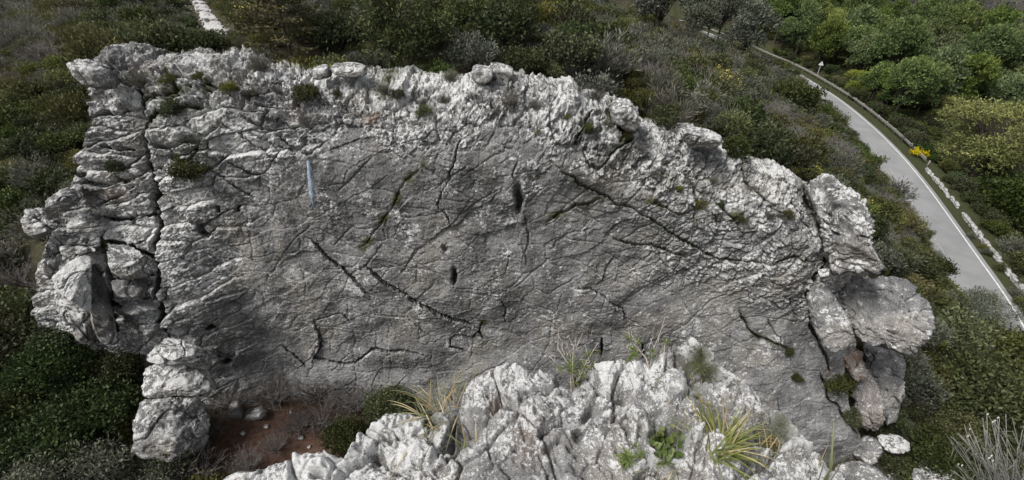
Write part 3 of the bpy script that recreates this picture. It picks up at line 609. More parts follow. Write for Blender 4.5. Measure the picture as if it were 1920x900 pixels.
# split along the deep left crack: the buttress is a part of its own
bx_ = np.array([cliff_xz(*p) for p in CRACKS[0][0]]); fc_x = X.ravel()[Fc[:, 0]]; fc_z = Z.ravel()[Fc[:, 0]]
is_b = fc_x < np.interp(-fc_z, -bx_[:, 1], bx_[:, 0])
def sub_mesh(name, sel):
    idx = np.unique(Fc[sel]); mp = np.zeros(len(V), np.int32); mp[idx] = np.arange(len(idx))
    return mesh_np(name, V[idx] - C0, mp[Fc[sel]], {k_: a.ravel()[idx] for k_, a in atr.items()})
tag(link('rock_face', sub_mesh('rock_face', ~is_b), M['cliff'], cliff), 'smooth grey rock wall with chipped scales and dark water stains')
tag(link('buttress', sub_mesh('buttress', is_b), M['cliff'], cliff), 'bedded and jointed rock buttress left of the deep vertical crack')
CV = V; _vpx, _vpy, _vd = project(V)
def on_cliff(px, py, r=5):
    s = np.where((np.abs(_vpx - px) < r) & (np.abs(_vpy - py) < r))[0]
    if len(s) == 0: return np.array([*cliff_xz(px, py), 0])[[0, 2, 1]] + np.array([0, 12.9, 0])
    s = s[_vd[s] < _vd[s].min() + .5]; return CV[s].mean(0)
# pale blue mineral streak below the notch: a thin crust that follows the wall
bl = [(576, 292, 2), (578, 305, 5), (581, 325, 6.5), (583, 345, 7.5), (585, 365, 7), (587, 380, 4), (588, 387, 1)]
P = []; 
for px, py, h in bl:
    for s_ in (-1, -.4, .4, 1): q = on_cliff(px + s_ * h, py, 3); P.append(q - C0 + np.array([0, -.035 if abs(s_) < .9 else .03, 0]))
me = mesh_np('mineral_streak', np.array(P), grid_faces(len(bl), 4))
mb, nt = nodes_of('blue_crust'); k = NT(nt); co = k.n('ShaderNodeTexCoord').outputs['Object']
n2 = k.noise(co, 9, 8, .7, .3, stretch=(1, 1, .4)); col = k.mix(k.ramp(n2, .35, .65), (.22, .28, .36), (.50, .58, .68)); col = k.mix(k.ramp(k.noise(co, 22, 6, .7), .52, .62), col, (.16, .165, .18)); k.out(col, .8, k.bump(n2, .8, .03), .2)
tag(link('mineral_streak', me, mb, cliff), 'pale blue tapering streak on the upper left of the wall')
print('cliff', round(time.time() - T0, 1))

# ------------------------------------------------------------------ loose and jointed boulders
def unit_(v): return v / np.linalg.norm(v)
def boulder(name, label, px, py, Yd, dims, rot=(0, 0, 0), seed=0, sub=5, lich=.45, npl=12, p=20.0, rough=1.0, cat='boulder', group=None, on_ground=False, rusty=0, top=.28):
    c = at_y(px, py, Yd)
    if on_ground:
        d_ = ray(px, py); ts_ = np.linspace(10, 26, 400); P_ = d_[None] * ts_[:, None]; b_i = np.where(P_[:, 2] < ground_z(P_[:, 0], P_[:, 1]) + dims[2] * .45)[0]; c = P_[b_i[0]]
    D0, Vb, Fb = stone_mesh(name, dims, seed, sub, p, npl=npl)
    rp = np.random.RandomState(seed + 900)                 # broken faces: flat cuts of many sizes
    for q in range(12):
        n_ = unit_(rp.normal(size=3) * [1, 1, 1.2]); pr = Vb @ n_; hh = pr.max() - min(dims) * rp.uniform(.06, .34) ; Vb = Vb - n_[None] * np.maximum(pr - hh, 0)[:, None] * .96
    x, y, z = Vb[:, 0] + seed, Vb[:, 1], Vb[:, 2]
    def terr(f, n, sd):
        q_ = noise3(x * f, y * f, z * f * 1.5, sd) * n; fr = q_ - np.floor(q_); return (np.floor(q_) + sstep(.4, .6, fr)) / n
    h = .04 * fbm(x * .7, y * .7, z * .7, 3, seed) + .07 * (ridged(x * 1.8, y * 1.8, z * 2.6, 4, seed + 1) - .9) + .035 * fbm(x * 7, y * 7, z * 9, 3, seed + 2)
    h += .10 * terr(1.3, 4, seed + 11) + .06 * terr(3.2, 4, seed + 12) + .035 * terr(8.0, 3, seed + 13)
    q = noise3(x * 1.1, y * 1.1, z * 1.1, seed + 4); h -= .22 * np.exp(-(q / .022) ** 2) + .07 * np.exp(-(noise3(x * 2.3, y * 2.3, z * 2.3, seed + 6) / .05) ** 2)
    h *= rough * min(1.0, min(dims) / .8)
    Vb = Vb + D0 * h[:, None]
    from mathutils import Euler
    R = np.array(Euler(rot).to_matrix()); Vb = Vb @ R.T; up = (D0 @ R.T)[:, 2]
    lc = lich + top * np.clip(up, -.6, 1) + .2 * fbm(x * .8, y * .8, z * .8, 2, seed + 8)
    me = mesh_np(name, Vb, Fb, {'lichen': lc, 'stain': np.clip(-up * .8, 0, 1), 'pale': x * 0, 'rust': np.clip(rusty * (fbm(x * .8, y, z * .8, 2, seed + 9) + .5), 0, 1), 'moss': x * 0})  # stain value only makes sides darker the more they face down
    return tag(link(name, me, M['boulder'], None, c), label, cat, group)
B = boulder
def block(name, label, outline, Yd, thick, seed, lich=.35, cat='rock block', sub=6, rusty=0.0, rough=1.0, top=.3, sq=.5, tilt=0.0, moss_=0.0):
    """a rock with the given outline across the line of sight, its own depth and broken faces"""
    O = np.array(outline, float); cpx, cpy = O.mean(0); d0 = ray(cpx, cpy); C_ = d0 * (Yd / d0[1]); n_ = unit_(d0)
    e1 = unit_(np.cross(n_, [0, 0, 1.0])); e2 = np.cross(e1, n_)
    Q = np.array([ray(*p) for p in O]); Q = Q * ((C_ @ n_) / (Q @ n_))[:, None] - C_; A_ = np.stack([Q @ e1, Q @ e2], 1)
    for _ in range(1):                                         # soften the corners a little
        B_ = np.empty((2 * len(A_), 2)); nx = np.roll(A_, -1, 0); B_[0::2] = .82 * A_ + .18 * nx; B_[1::2] = .18 * A_ + .82 * nx; A_ = B_
    th_ = np.linspace(-PI, PI, 721); R_ = np.zeros(721)
    for q in range(len(A_)):
        a, b = A_[q], A_[(q + 1) % len(A_)]; e = b - a; cd, sd_ = np.cos(th_), np.sin(th_); det = cd * (-e[1]) + sd_ * e[0]; det = np.where(np.abs(det) < 1e-9, 1e-9, det)
        rr = (a[0] * (-e[1]) + a[1] * e[0]) / det; tt_ = (cd * a[1] - sd_ * a[0]) / det; R_ = np.maximum(R_, np.where((tt_ >= -1e-6) & (tt_ <= 1 + 1e-6) & (rr > 0), rr, 0))
    D0, Vb, Fb = stone_mesh(name, (1, 1, 1), seed, sub); Fb = Fb[:, ::-1]
    th = np.arctan2(D0[:, 1], D0[:, 0]); rho = np.hypot(D0[:, 0], D0[:, 1]); s_ = rho ** sq; c_ = np.sign(D0[:, 2]) * np.abs(D0[:, 2]) ** sq
    R = np.interp(th, th_, R_); pa, pb = R * np.cos(th) * s_, R * np.sin(th) * s_; pn = thick * c_
    rp = np.random.RandomState(seed + 900); Lv = np.stack([pa, pb, pn], 1)                        # flat broken faces on the side towards the gully
    for q in range(9):
        m_ = unit_(np.array([rp.normal() * .75, rp.normal() * .75 + .25, -1.0])); pr = Lv @ m_; hh = pr.max() - thick * rp.uniform(.08, .55); Lv = Lv - m_[None] * np.maximum(pr - hh, 0)[:, None] * .97
    W = C_ + Lv[:, :1] * e1 + Lv[:, 1:2] * e2 + Lv[:, 2:] * n_
    x, y, z = W[:, 0] + seed, W[:, 1], W[:, 2]
    def terr(f, n, sd):
        q_ = noise3(x * f, y * f, z * f * 1.5, sd) * n; fr = q_ - np.floor(q_); return (np.floor(q_) + sstep(.4, .6, fr)) / n
    h = .05 * (ridged(x * 1.8, y * 1.8, z * 2.6, 4, seed + 1) - .9) + .03 * fbm(x * 7, y * 7, z * 9, 3, seed + 2) + .10 * terr(1.4, 4, seed + 11) + .06 * terr(3.4, 4, seed + 12) + .03 * terr(8, 3, seed + 13)
    h -= .20 * np.exp(-(noise3(x * .9, y * .9, z * 1.1, seed + 4) / .022) ** 2) + .06 * np.exp(-(noise3(x * 2.3, y * 2.3, z * 2.3, seed + 6) / .04) ** 2)
    h *= rough * min(1.0, R_.mean() / .7); g1, g2, g3 = np.cos(th) * s_ ** 3 * .45, np.sin(th) * s_ ** 3 * .45, np.sign(c_) * np.abs(c_) ** 3
    nn = g1[:, None] * e1 + g2[:, None] * e2 + g3[:, None] * n_; nn /= np.linalg.norm(nn, axis=1)[:, None] + 1e-6
    W = W + nn * h[:, None]; me = mesh_np(name, W - C_, Fb)
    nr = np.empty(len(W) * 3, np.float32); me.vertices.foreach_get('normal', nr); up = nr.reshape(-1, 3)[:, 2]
    vals = {'lichen': lich + top * np.clip(up, -.6, 1) + .25 * fbm(x * .8, y * .8, z * .8, 3, seed + 8), 'stain': np.clip(-up * .8, 0, 1), 'pale': x * 0, 'rust': np.clip(rusty * (fbm(x * 1.1, y, z * 1.1, 2, seed + 9) + .6), 0, 1), 'moss': np.clip(moss_ * fbm(x * 2, y * 2, z * 2, 2, seed + 10), 0, 1)}  # stain value grows as the surface turns downward, darkening it
    for kk, vv in vals.items(): at_ = me.attributes.new(kk, 'FLOAT', 'POINT'); at_.data.foreach_set('value', vv.astype(np.float32))
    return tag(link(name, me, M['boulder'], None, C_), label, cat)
K = block
K('rock_pillar', 'tall rough lichen-white rock pillar behind the deep crack at upper right', [(1510, 345), (1530, 334), (1556, 332), (1590, 352), (1618, 380), (1632, 420), (1632, 452), (1645, 480), (1656, 500), (1652, 512), (1620, 514), (1590, 508), (1562, 514), (1553, 498), (1550, 465), (1538, 425), (1522, 385)], 12.5, 1.0, 102, .48, 'rock pillar', rough=1.5)
K('boulder', 'blocky stone wedged between the tall pillar and the huge overhanging boulder', [(1582, 490), (1610, 480), (1640, 490), (1638, 510), (1612, 524), (1586, 514)], 11.9, .5, 103, .35, 'boulder', 5)
K('boulder', 'huge rounded grey boulder overhanging at the right end of the cliff', [(1556, 532), (1566, 510), (1600, 512), (1640, 526), (1680, 516), (1706, 526), (1735, 560), (1752, 600), (1750, 622), (1728, 648), (1705, 664), (1690, 662), (1660, 652), (1625, 642), (1602, 618), (1580, 585), (1562, 558)], 11.9, 1.15, 201, .08, 'boulder', 6, top=.3, rough=1.5)
K('rock_slab', 'tall leaning almond-shaped slab left of the huge overhanging boulder', [(1528, 528), (1545, 530), (1560, 550), (1580, 582), (1598, 620), (1608, 645), (1590, 656), (1560, 656), (1540, 645), (1525, 610), (1515, 570), (1516, 545)], 11.6, .6, 104, .30, 'slab', 6, top=.25, rough=.8)
K('boulder', 'small square stone in the notch where the right cracks meet', [(1532, 505), (1557, 502), (1553, 520), (1538, 523)], 11.9, .3, 105, .35, 'boulder', 4)
K('rock_column', 'dark rock column directly under the huge overhanging boulder', [(1618, 640), (1660, 650), (1692, 660), (1698, 690), (1694, 730), (1690, 755), (1682, 785), (1660, 795), (1648, 750), (1638, 715), (1620, 690)], 12.2, .8, 107, .05, 'rock column', 6, rough=1.3)
K('boulder', 'orange stained stone between the leaning slab and the columns', [(1586, 655), (1608, 646), (1620, 668), (1628, 695), (1612, 718), (1596, 712), (1583, 685)], 12.0, .4, 208, -.1, 'boulder', 5, rusty=1.5, rough=2.0)
K('rock_column', 'rounded grey rock column with an orange top under the leaning slab', [(1602, 700), (1625, 692), (1642, 712), (1656, 750), (1656, 790), (1645, 808), (1622, 803), (1604, 780), (1598, 740)], 11.5, .6, 106, .05, 'rock column', 6, rusty=.35, rough=1.2)
K('boulder', 'small white-topped stone at the foot of the right columns', [(1656, 785), (1672, 776), (1684, 790), (1682, 810), (1662, 812)], 11.9, .35, 109, .35, 'boulder', 4)
K('boulder', 'round grey stone at the foot of the cliff right of the foreground rock', [(1600, 822), (1625, 813), (1650, 826), (1658, 848), (1640, 872), (1615, 868), (1598, 850)], 10.7, .6, 110, .08, 'boulder', 5)
K('boulder', 'lens-shaped white-crusted stone leaning on the round grey stone', [(1645, 815), (1680, 813), (1710, 828), (1707, 846), (1680, 850), (1655, 840)], 10.6, .5, 111, .7, 'boulder', 5)
K('boulder', 'large flat-topped pale rock at the bottom edge near the dry stems', [(1716, 852), (1735, 849), (1770, 866), (1800, 888), (1795, 912), (1740, 915), (1712, 905)], 9.8, .8, 112, .55, 'boulder', 5)
K('boulder', 'broad low rock cut off by the bottom edge beside the foreground rock', [(1565, 872), (1600, 862), (1640, 875), (1672, 900), (1670, 925), (1560, 925)], 9.6, .7, 113, .25, 'boulder', 5)
K('boulder', 'dark rock between the broad low rock and the flat-topped pale rock', [(1655, 875), (1690, 868), (1722, 885), (1728, 910), (1665, 912)], 10.1, .5, 114, .15, 'boulder', 5)
# left side
K('boulder', 'rounded lichen-spotted knob sticking out furthest left of the cliff', [(38, 415), (45, 393), (70, 387), (96, 393), (110, 415), (96, 432), (65, 443), (44, 436)], 12.3, .5, 121, .5, 'boulder', 5, rough=1.8)
K('boulder', 'lichen-covered sloping block between the left knob and the buttress', [(84, 392), (92, 372), (118, 354), (152, 348), (156, 372), (122, 398), (100, 412), (86, 408)], 12.5, .6, 122, .4, 'boulder', 5)
K('boulder', 'bright lichen ledge stone just above the prism block', [(116, 427), (130, 408), (160, 392), (180, 398), (178, 415), (150, 428), (128, 434)], 12.2, .5, 123, .75, 'boulder', 5)
K('boulder', 'knobbly lichen-white stone pile at the left edge above the prism block', [(78, 492), (84, 455), (95, 438), (118, 440), (122, 468), (112, 494), (98, 524), (82, 518)], 12.0, .6, 125, .45, 'boulder', 5, rough=1.6)
K('boulder', 'grey rubble block between the ledge stone and the prism block', [(118, 440), (150, 430), (185, 440), (188, 470), (160, 480), (128, 488), (116, 470)], 12.3, .5, 139, .4, 'boulder', 5, rough=1.5)
K('rock_prism', 'white-faced left half of the large prism-shaped block', [(96, 518), (130, 490), (173, 474), (170, 530), (172, 590), (132, 566), (104, 542)], 11.2, .55, 124, 1.05, 'rock block', 6, rough=.7, top=.2)  # lichen, raised so the lit side is also painted white
K('rock_prism', 'dark smooth right half of the large prism-shaped block', [(170, 476), (192, 502), (202, 545), (215, 600), (225, 645), (190, 645), (172, 610), (166, 545)], 11.5, .6, 138, -.1, 'rock block', 6, rough=.6, top=.1)  # lichen left off: the shaded side is put into the colour
K('boulder', 'white-flecked foot rock under the prism block', [(110, 548), (140, 572), (180, 600), (212, 640), (196, 660), (150, 640), (112, 600), (102, 565)], 11.4, .6, 126, .6, 'boulder', 5, rough=1.3)
K('rock_block', 'grey block with white top edge right of the prism block', [(196, 462), (225, 452), (262, 470), (292, 490), (298, 506), (270, 521), (235, 523), (207, 507)], 12.1, .6, 127, .42, 'rock block', 6, rough=.7)
K('rock_block', 'dark lower block stacked under the white-edged block', [(208, 524), (240, 526), (298, 509), (302, 552), (250, 560), (214, 556)], 11.9, .6, 128, .0, 'rock block', 5, rough=.6)
K('rock_block', 'thin ledge slab under the dark lower block left of the crack', [(224, 573), (250, 563), (300, 557), (301, 576), (262, 589), (234, 589)], 11.6, .5, 129, .12, 'rock block', 5, rough=.6)
K('boulder', 'small pale stone above the stacked boulder pile', [(256, 612), (300, 604), (310, 622), (276, 632)], 11.4, .4, 130, .4, 'boulder', 4)
K('rock_block', 'tilted white-flecked slab on top of the stacked boulder pile', [(308, 623), (330, 634), (396, 660), (395, 690), (370, 690), (325, 679), (300, 666), (299, 640)], 10.0, .6, 131, .62, 'rock block', 6, rough=.7)
K('rock_block', 'small left stone at the top of the stacked boulder pile', [(276, 664), (298, 640), (312, 650), (318, 676), (298, 684), (274, 678)], 9.9, .5, 132, .6, 'rock block', 5, rough=.7)
K('rock_block', 'second block from the top of the stacked boulder pile', [(269, 684), (310, 684), (345, 687), (396, 695), (408, 735), (360, 741), (268, 748), (266, 710)], 9.8, .7, 133, .55, 'rock block', 6, rough=.7)
K('rock_block', 'lowest and largest block of the stacked boulder pile', [(263, 752), (320, 743), (380, 748), (390, 780), (392, 840), (330, 868), (248, 858), (254, 790)], 9.5, .9, 134, .35, 'rock block', 6, rough=.8)
B('boulder', 'upright pale stone standing on the red soil', 441, 772, 11.2, (.24, .18, .52), (0, .12, .3), 135, 4, .15, 5, on_ground=True)
B('boulder', 'small pale slab leaning behind the upright stone', 467, 748, 11.6, (.34, .12, .19), (0, -.7, .2), 136, 4, .2, 5, on_ground=True)
B('boulder', 'low flat stone half buried in the red soil', 478, 776, 11.0, (.46, .3, .19), (0, -.3, 0), 137, 4, .15, 5, on_ground=True)
for q, (px, py, s_) in enumerate([(565, 820, .10), (575, 795, .08), (545, 772, .07), (500, 800, .09), (600, 800, .08), (525, 838, .07), (455, 812, .08), (580, 838, .06)]):
    pz = at_z(px, py, -17.2)
    B('pebble_stone', ['rightmost but one', 'upper middle', 'top', 'left middle', 'rightmost', 'lower middle', 'leftmost', 'lowest'][q] + ' small pale stone on the red soil at the cliff foot', px, py, pz[1], (s_ * 1.3, s_, s_ * .8), (0, 0, q), 140 + q, 3, .5, 5, cat='stone', group='stones on the red soil', on_ground=True)
# crest stones
B('boulder', 'rounded white stone on the crest left of the flat slab', 605, 134, 14.4, (.27, .35, .2), (0, 0, 0), 151, 4, .5)
B('boulder', 'flat-topped white slab on the crest below the dark round tree', 655, 133, 14.5, (.58, .45, .2), (0, 0, 0), 152, 5, .5)
B('boulder', 'highest white knob in the middle of the crest', 905, 140, 14.3, (.36, .4, .26), (0, .1, 0), 153, 4, .5)
B('boulder', 'dark-sided flat stone behind the highest crest knob', 940, 134, 14.9, (.42, .4, .22), (0, .1, 0), 154, 4, .4)
B('boulder', 'square white crest stone right of the highest knob', 1020, 160, 14.5, (.22, .3, .2), (0, .1, 0), 155, 4, .5)
B('boulder', 'pointed pale crag on the crest left of the crest bush', 1172, 215, 13.9, (.62, .5, .42), (0, .45, 0), 156, 5, .5, 12, 7, 1.6)
B('boulder', 'jagged white crest rock right of the crest bush', 1312, 258, 13.8, (.75, .5, .32), (0, .2, 0), 157, 5, .5, 12, 7, 1.6)
B('boulder', 'projecting white slab at the top left corner of the cliff', 178, 138, 13.6, (.46, .5, .40), (0, .1, 0), 158, 5, .5, 10, 10)
B('boulder', 'round white stone below the pointed crag', 1150, 262, 13.6, (.3, .2, .2), (0, .2, 0), 159, 4, .5)
print('boulders', round(time.time() - T0, 1))
# ------------------------------------------------------------------ foreground karst rock the camera stands over
_fe = [(200, 1010, -2.15), (330, 940, -2.05), (410, 903, -1.98), (470, 882, -1.95), (520, 872, -1.95), (545, 858, -1.93), (562, 872, -1.95), (600, 853, -1.9), (640, 872, -1.92), (662, 842, -1.92), (700, 800, -1.92), (735, 783, -1.9), (770, 776, -1.9), (815, 772, -1.88), (850, 745, -1.84), (880, 712, -1.8),
       (920, 699, -1.78), (985, 696, -1.78), (1030, 695, -1.8), (1065, 712, -1.84), (1100, 684, -1.78), (1145, 679, -1.75), (1185, 676, -1.74), (1215, 690, -1.76), (1240, 652, -1.66), (1270, 645, -1.64), (1300, 652, -1.64), (1340, 676, -1.66), (1385, 708, -1.69), (1420, 742, -1.72), (1445, 790, -1.76),
       (1480, 822, -1.8), (1510, 852, -1.84), (1550, 880, -1.88), (1600, 905, -1.92), (1700, 960, -2.1), (1830, 985, -2.5), (2000, 1000, -2.8)]
FE = np.array([at_z(px, py, z) for px, py, z in _fe]); o_ = np.argsort(FE[:, 0]); FE = FE[o_]
FE = np.concatenate([[[-4.0, -.6, -2.6], [-2.2, .25, -2.3]], FE, [[4.0, .6, -3.2]]]); FE = FE[np.argsort(FE[:, 0])]
fx = np.concatenate([np.linspace(-4, -1.15, 60)[:-1], np.linspace(-1.15, 1.75, 640)[:-1], np.linspace(1.75, 4, 60)])
fy = np.concatenate([np.linspace(-3.0, .55, 50)[:-1], np.linspace(.55, 1.75, 300)[:-1], np.linspace(1.75, 3.4, 70)])
FX, FY = [a.astype(np.float32) for a in np.meshgrid(fx, fy)]
jx = .035 * noise3(FX * 4, FY * 4, FX * 0, 81) + .014 * noise3(FX * 13, FY * 13, FX * 0, 82)
YE = np.interp(FX + jx, FE[:, 0], FE[:, 1]) + .02 * noise3(FX * 9, FX * 0, FX * 0, 83); ZE = np.interp(FX + jx, FE[:, 0], FE[:, 2])
ins = np.maximum(YE - FY, 0); outd = np.maximum(FY - YE, 0)
H = ZE - .13 * np.minimum(ins, 1.0)
def fpt(px, py, z=-1.9): return at_z(px, py, z)
wxf = FX + .04 * noise3(FX * 5, FY * 5, FX * 0, 84); wyf = FY + .04 * noise3(FX * 5, FY * 5, FX * 0, 85)
def fblob(px, py, r, z=-1.9, ry=None, soft=1.0, rot=0.0):
    p = fpt(px, py, z); dx, dy = wxf - p[0], wyf - p[1]; c, s = math.cos(rot), math.sin(rot); dx, dy = dx * c + dy * s, -dx * s + dy * c
    return np.exp(-((dx / r) ** 2 + (dy / (ry or r)) ** 2) ** soft)
# the big lumps and hollows
for px, py, r, h, ry, rot in [(930, 715, .16, .07, .09, 0), (1170, 720, .15, .08, .12, 0), (1300, 690, .20, .12, .10, -.5), (1270, 662, .12, .07, .07, 0), (1350, 710, .14, .06, .07, -.6), (1420, 775, .10, .05, .06, -.6), (720, 805, .12, .08, .08, .3), (590, 868, .10, .07, .06, 0), (520, 885, .08, .05, .05, 0), (780, 850, .12, .08, .08, 0), (1000, 800, .25, .07, .15, 0), (1100, 850, .16, .05, .1, 0), (880, 880, .12, .06, .07, 0),
                              (1390, 800, .18, .06, .09, -.6), (1290, 870, .10, .06, .07, 0), (1330, 890, .08, .06, .05, 0), (1470, 870, .12, .03, .06, 0), (1170, 800, .06, .05, .06, 0), (1215, 890, .05, .06, .05, 0)]:
    H += .6 * h * fblob(px, py, r, ry=ry, rot=rot)
for px, py, r, h, ry, rot in [(868, 815, .06, .22, .09, -.5), (860, 770, .07, .10, .05, 0), (1070, 722, .09, .13, .05, 0), (1160, 770, .06, .09, .045, 0), (1290, 745, .10, .07, .05, -.5), (1255, 735, .05, .05, .06, 0), (1240, 850, .075, .16, .08, 0), (1325, 838, .05, .10, .04, 0), (1430, 860, .05, .10, .04, 0), (1110, 790, .03, .07, .05, 0), (1330, 765, .07, .09, .035, -.5),
                              (700, 850, .04, .09, .03, 0), (595, 893, .025, .12, .02, 0), (940, 770, .14, .05, .03, .5), (1400, 870, .03, .08, .03, 0), (1500, 880, .04, .06, .03, 0)]:
    H -= h * fblob(px, py, r, ry=ry, rot=rot, soft=1.6)
n3x, n3y = wxf, wyf
sharp = ridged(n3x * 4.5, n3y * 4.5, FX * 0 + 1, 4, 91, .55)
H += .015 * (sharp - 1.0)
v1, v2, r1, r2, r3, ox, oy = voronoi(n3x * 3.4 + .3, n3y * 4.2, 14)
H += (1 - .85 * fblob(1310, 690, .28)) * ((r1 - .5) * .035 + ox * (r2 - .5) * .16 + oy * (r3 - .5) * .15 - .04 * np.exp(-((v2 - v1) / .05) ** 2))
v1, v2, r1, r2, r3, ox, oy = voronoi(n3x * 8, n3y * 8, 11)
H += (r1 - .5) * .022 - .012 * v1 * v1 + ox * (r2 - .5) * .06 + oy * (r3 - .5) * .06 - .02 * np.exp(-((v2 - v1) / .06) ** 2)
v1, v2, r1, r2, r3, ox, oy = voronoi(n3x * 21, n3y * 21, 12)
H += (r1 - .5) * .010 - .014 * (v1 < .33) * (r2 > .45) * (1 - v1 * 3) * 1.8
v1, v2, r1, r2, r3, ox, oy = voronoi(n3x * 34 + 3, n3y * 27, 13)
H += (r1 - .5) * .007 + ox * (r2 - .5) * .016
H += .008 * (ridged(n3x * 17, n3y * 17, FX * 0 + 2, 3, 94, .55) - .9) + .004 * fbm(FX * 60, FY * 60, FX * 0, 2, 95)
for pts, dep, w in [([(885, 705), (862, 760), (845, 800), (815, 885)], .12, .016), ([(1100, 690), (1112, 760), (1104, 800), (1080, 862)], .10, .014), ([(1238, 665), (1262, 730), (1290, 790), (1335, 838), (1400, 865)], .14, .018), ([(945, 768), (905, 800), (868, 835), (820, 895)], .14, .018),
                    ([(1112, 790), (1160, 800), (1190, 840), (1200, 890)], .10, .012), ([(640, 875), (690, 860), (720, 880)], .08, .012), ([(990, 705), (1010, 740), (1060, 730)], .07, .012), ([(1300, 735), (1350, 770), (1420, 790)], .08, .012), ([(1460, 830), (1480, 870), (1530, 890)], .07, .012), ([(700, 800), (735, 830), (770, 815)], .06, .010), ([(1010, 870), (1060, 850), (1090, 880)], .06, .010)]:
    d_, s_, t_ = poly_dist(wxf, wyf, np.array([fpt(*p)[:2] for p in pts])); H -= .5 * dep * np.exp(-(d_ / w) ** 3) * np.minimum(1, np.minimum(t_, 1 - t_) * 6 + .2)
rim = np.exp(-(ins / .10) ** 2) * (outd < 1e-4)
H -= 7.5 * np.maximum(outd - .015, 0) + 1.2 * np.minimum(outd, .015) ; H = np.maximum(H, -19 + .3 * noise3(FX, FY, FX * 0, 96))
H = H - sstep(1.6, 2.4, np.abs(FX - .2)) * .0
gy_, gx_ = np.gradient(H, axis=0) / np.gradient(FY, axis=0), np.gradient(H, axis=1) / np.gradient(FX, axis=1)
relief = H - (ZE - .13 * np.minimum(ins, 1.0))
lch = .48 + 3.2 * np.clip(relief - .0, -.16, .14) + .3 * rim + .25 * fbm(FX * 2.2, FY * 2.2, FX * 0, 3, 97)
lch += .35 * fblob(780, 840, .14) + .35 * fblob(940, 715, .2) + .3 * fblob(1340, 690, .15) + .3 * fblob(590, 870, .15) - .3 * fblob(1010, 830, .25) - .25 * fblob(1290, 770, .16) + .25 * fblob(1200, 740, .12)
mo = 1.1 * (fblob(1240, 850, .085) + fblob(1290, 735, .10, ry=.05, rot=-.5) + .9 * fblob(1325, 770, .07, ry=.03) + .9 * fblob(800, 790, .07) + .8 * fblob(1440, 850, .07) + .8 * fblob(1070, 725, .07) + .8 * fblob(1255, 720, .05)) * np.clip(noise3(FX * 9, FY * 9, FX * 0, 98) * 2 + .8, 0, 1)
ru = 1.0 * (fblob(930, 775, .045) + .5 * fblob(1000, 845, .08) + .6 * fblob(1380, 765, .04))
V = np.stack([FX, FY, H], -1).reshape(-1, 3); Fc = grid_faces(*FX.shape)
fore = link('foreground_rock', mesh_np('foreground_rock', V - np.array([0, 0, -2], np.float32), Fc, {'lichen': np.clip(lch, -.3, 1.2), 'moss': np.clip(mo, 0, 1), 'stain': FX * 0, 'pale': FX * 0, 'rust': np.clip(ru, 0, 1)}), M['karst'], None, (0, 0, -2))
tag(fore, 'jagged pitted white limestone outcrop in the foreground at the bottom', 'rock outcrop')
FV = V; _fpx, _fpy, _fd = project(V)
def on_fore(px, py, r=6):
    s = np.where((np.abs(_fpx - px) < r) & (np.abs(_fpy - py) < r) & (_fd > .5))[0]
    if len(s) == 0: return fpt(px, py)
    s = s[_fd[s] < _fd[s].min() + .08]; return FV[s].mean(0)
print('fore', round(time.time() - T0, 1))
# ------------------------------------------------------------------ foliage prototypes (leaf-sized faces spread through the crown)
def unit(v): return v / (np.linalg.norm(v, axis=-1, keepdims=True) + 1e-9)
def leaves(acc, C, dirs, ln, wd, tint, r, fold=.15):
    """one rhombic leaf per row"""
    n = len(C); side = unit(np.cross(dirs, unit(r.normal(size=(n, 3))))); nrm = np.cross(side, dirs)
    ln = np.asarray(ln)[:, None] if np.ndim(ln) else ln; wd = np.asarray(wd)[:, None] if np.ndim(wd) else wd
    V = np.stack([C, C + dirs * ln * .5 + side * wd * .5 + nrm * wd * fold, C + dirs * ln, C + dirs * ln * .5 - side * wd * .5 + nrm * wd * fold], 1).reshape(-1, 3)
    acc.add(V, np.arange(4 * n).reshape(-1, 4), np.repeat(tint, 4))
def crown(seed, lobes, clumps, per, cr, ln, wd, outw=.6, up=.3, low=-.35, shell=.55, droop=0.0, flat=1.0):
    r = np.random.RandomState(seed); acc = Acc(); L = np.array(lobes, float); wts = L[:, 3] * L[:, 4] + L[:, 3] * L[:, 5]; wts /= wts.sum()
    k_ = r.choice(len(L), clumps, p=wts); d = unit(r.normal(size=(clumps, 3))); d[:, 2] = np.where(d[:, 2] < low, -d[:, 2], d[:, 2])
    rad = shell + (1 - shell) * r.rand(clumps) ** .6
    C = L[k_, :3] + d * L[k_, 3:6] * rad[:, None]
    ct = np.clip(r.normal(.45, .22, clumps) + .25 * (C[:, 2] - C[:, 2].mean()) / (C[:, 2].std() + 1e-6) * .4, 0, 1)
    ci = np.repeat(np.arange(clumps), per); n = len(ci)
    off = r.normal(size=(n, 3)) * cr * np.array([1, 1, flat]); P = C[ci] + off
    dd = unit(d[ci] * outw + unit(r.normal(size=(n, 3))) * .8 + np.array([0, 0, up - droop]))
    leaves(acc, P, dd, ln * r.uniform(.7, 1.3, n), wd * r.uniform(.7, 1.3, n), np.clip(ct[ci] + r.normal(0, .10, n), 0, 1), r)
    return acc, C
def branches(seed, C, base, n, r0, sides=3, wob=.12, trunk=None, acc=None):
    r = np.random.RandomState(seed); acc = acc or Acc(); sel = r.permutation(len(C))[:n]
    for i in sel:
        e = C[i]; s = np.array(base, float); m_ = s * .45 + e * .55; m_[2] += .12 * abs(e[2]) ; m_ += r.normal(size=3) * wob
        P = np.array([s, s * .7 + m_ * .3, m_, m_ * .4 + e * .6, e]); P[1:4] += r.normal(size=(3, 3)) * wob * .3
        Vt, Ft = tube(P, np.linspace(r0, r0 * .22, 5) * r.uniform(.6, 1.0), sides); acc.add(Vt, Ft, .5)
    if trunk is not None: Vt, Ft = tube(*trunk, 8); acc.add(Vt, Ft, .5)
    return acc
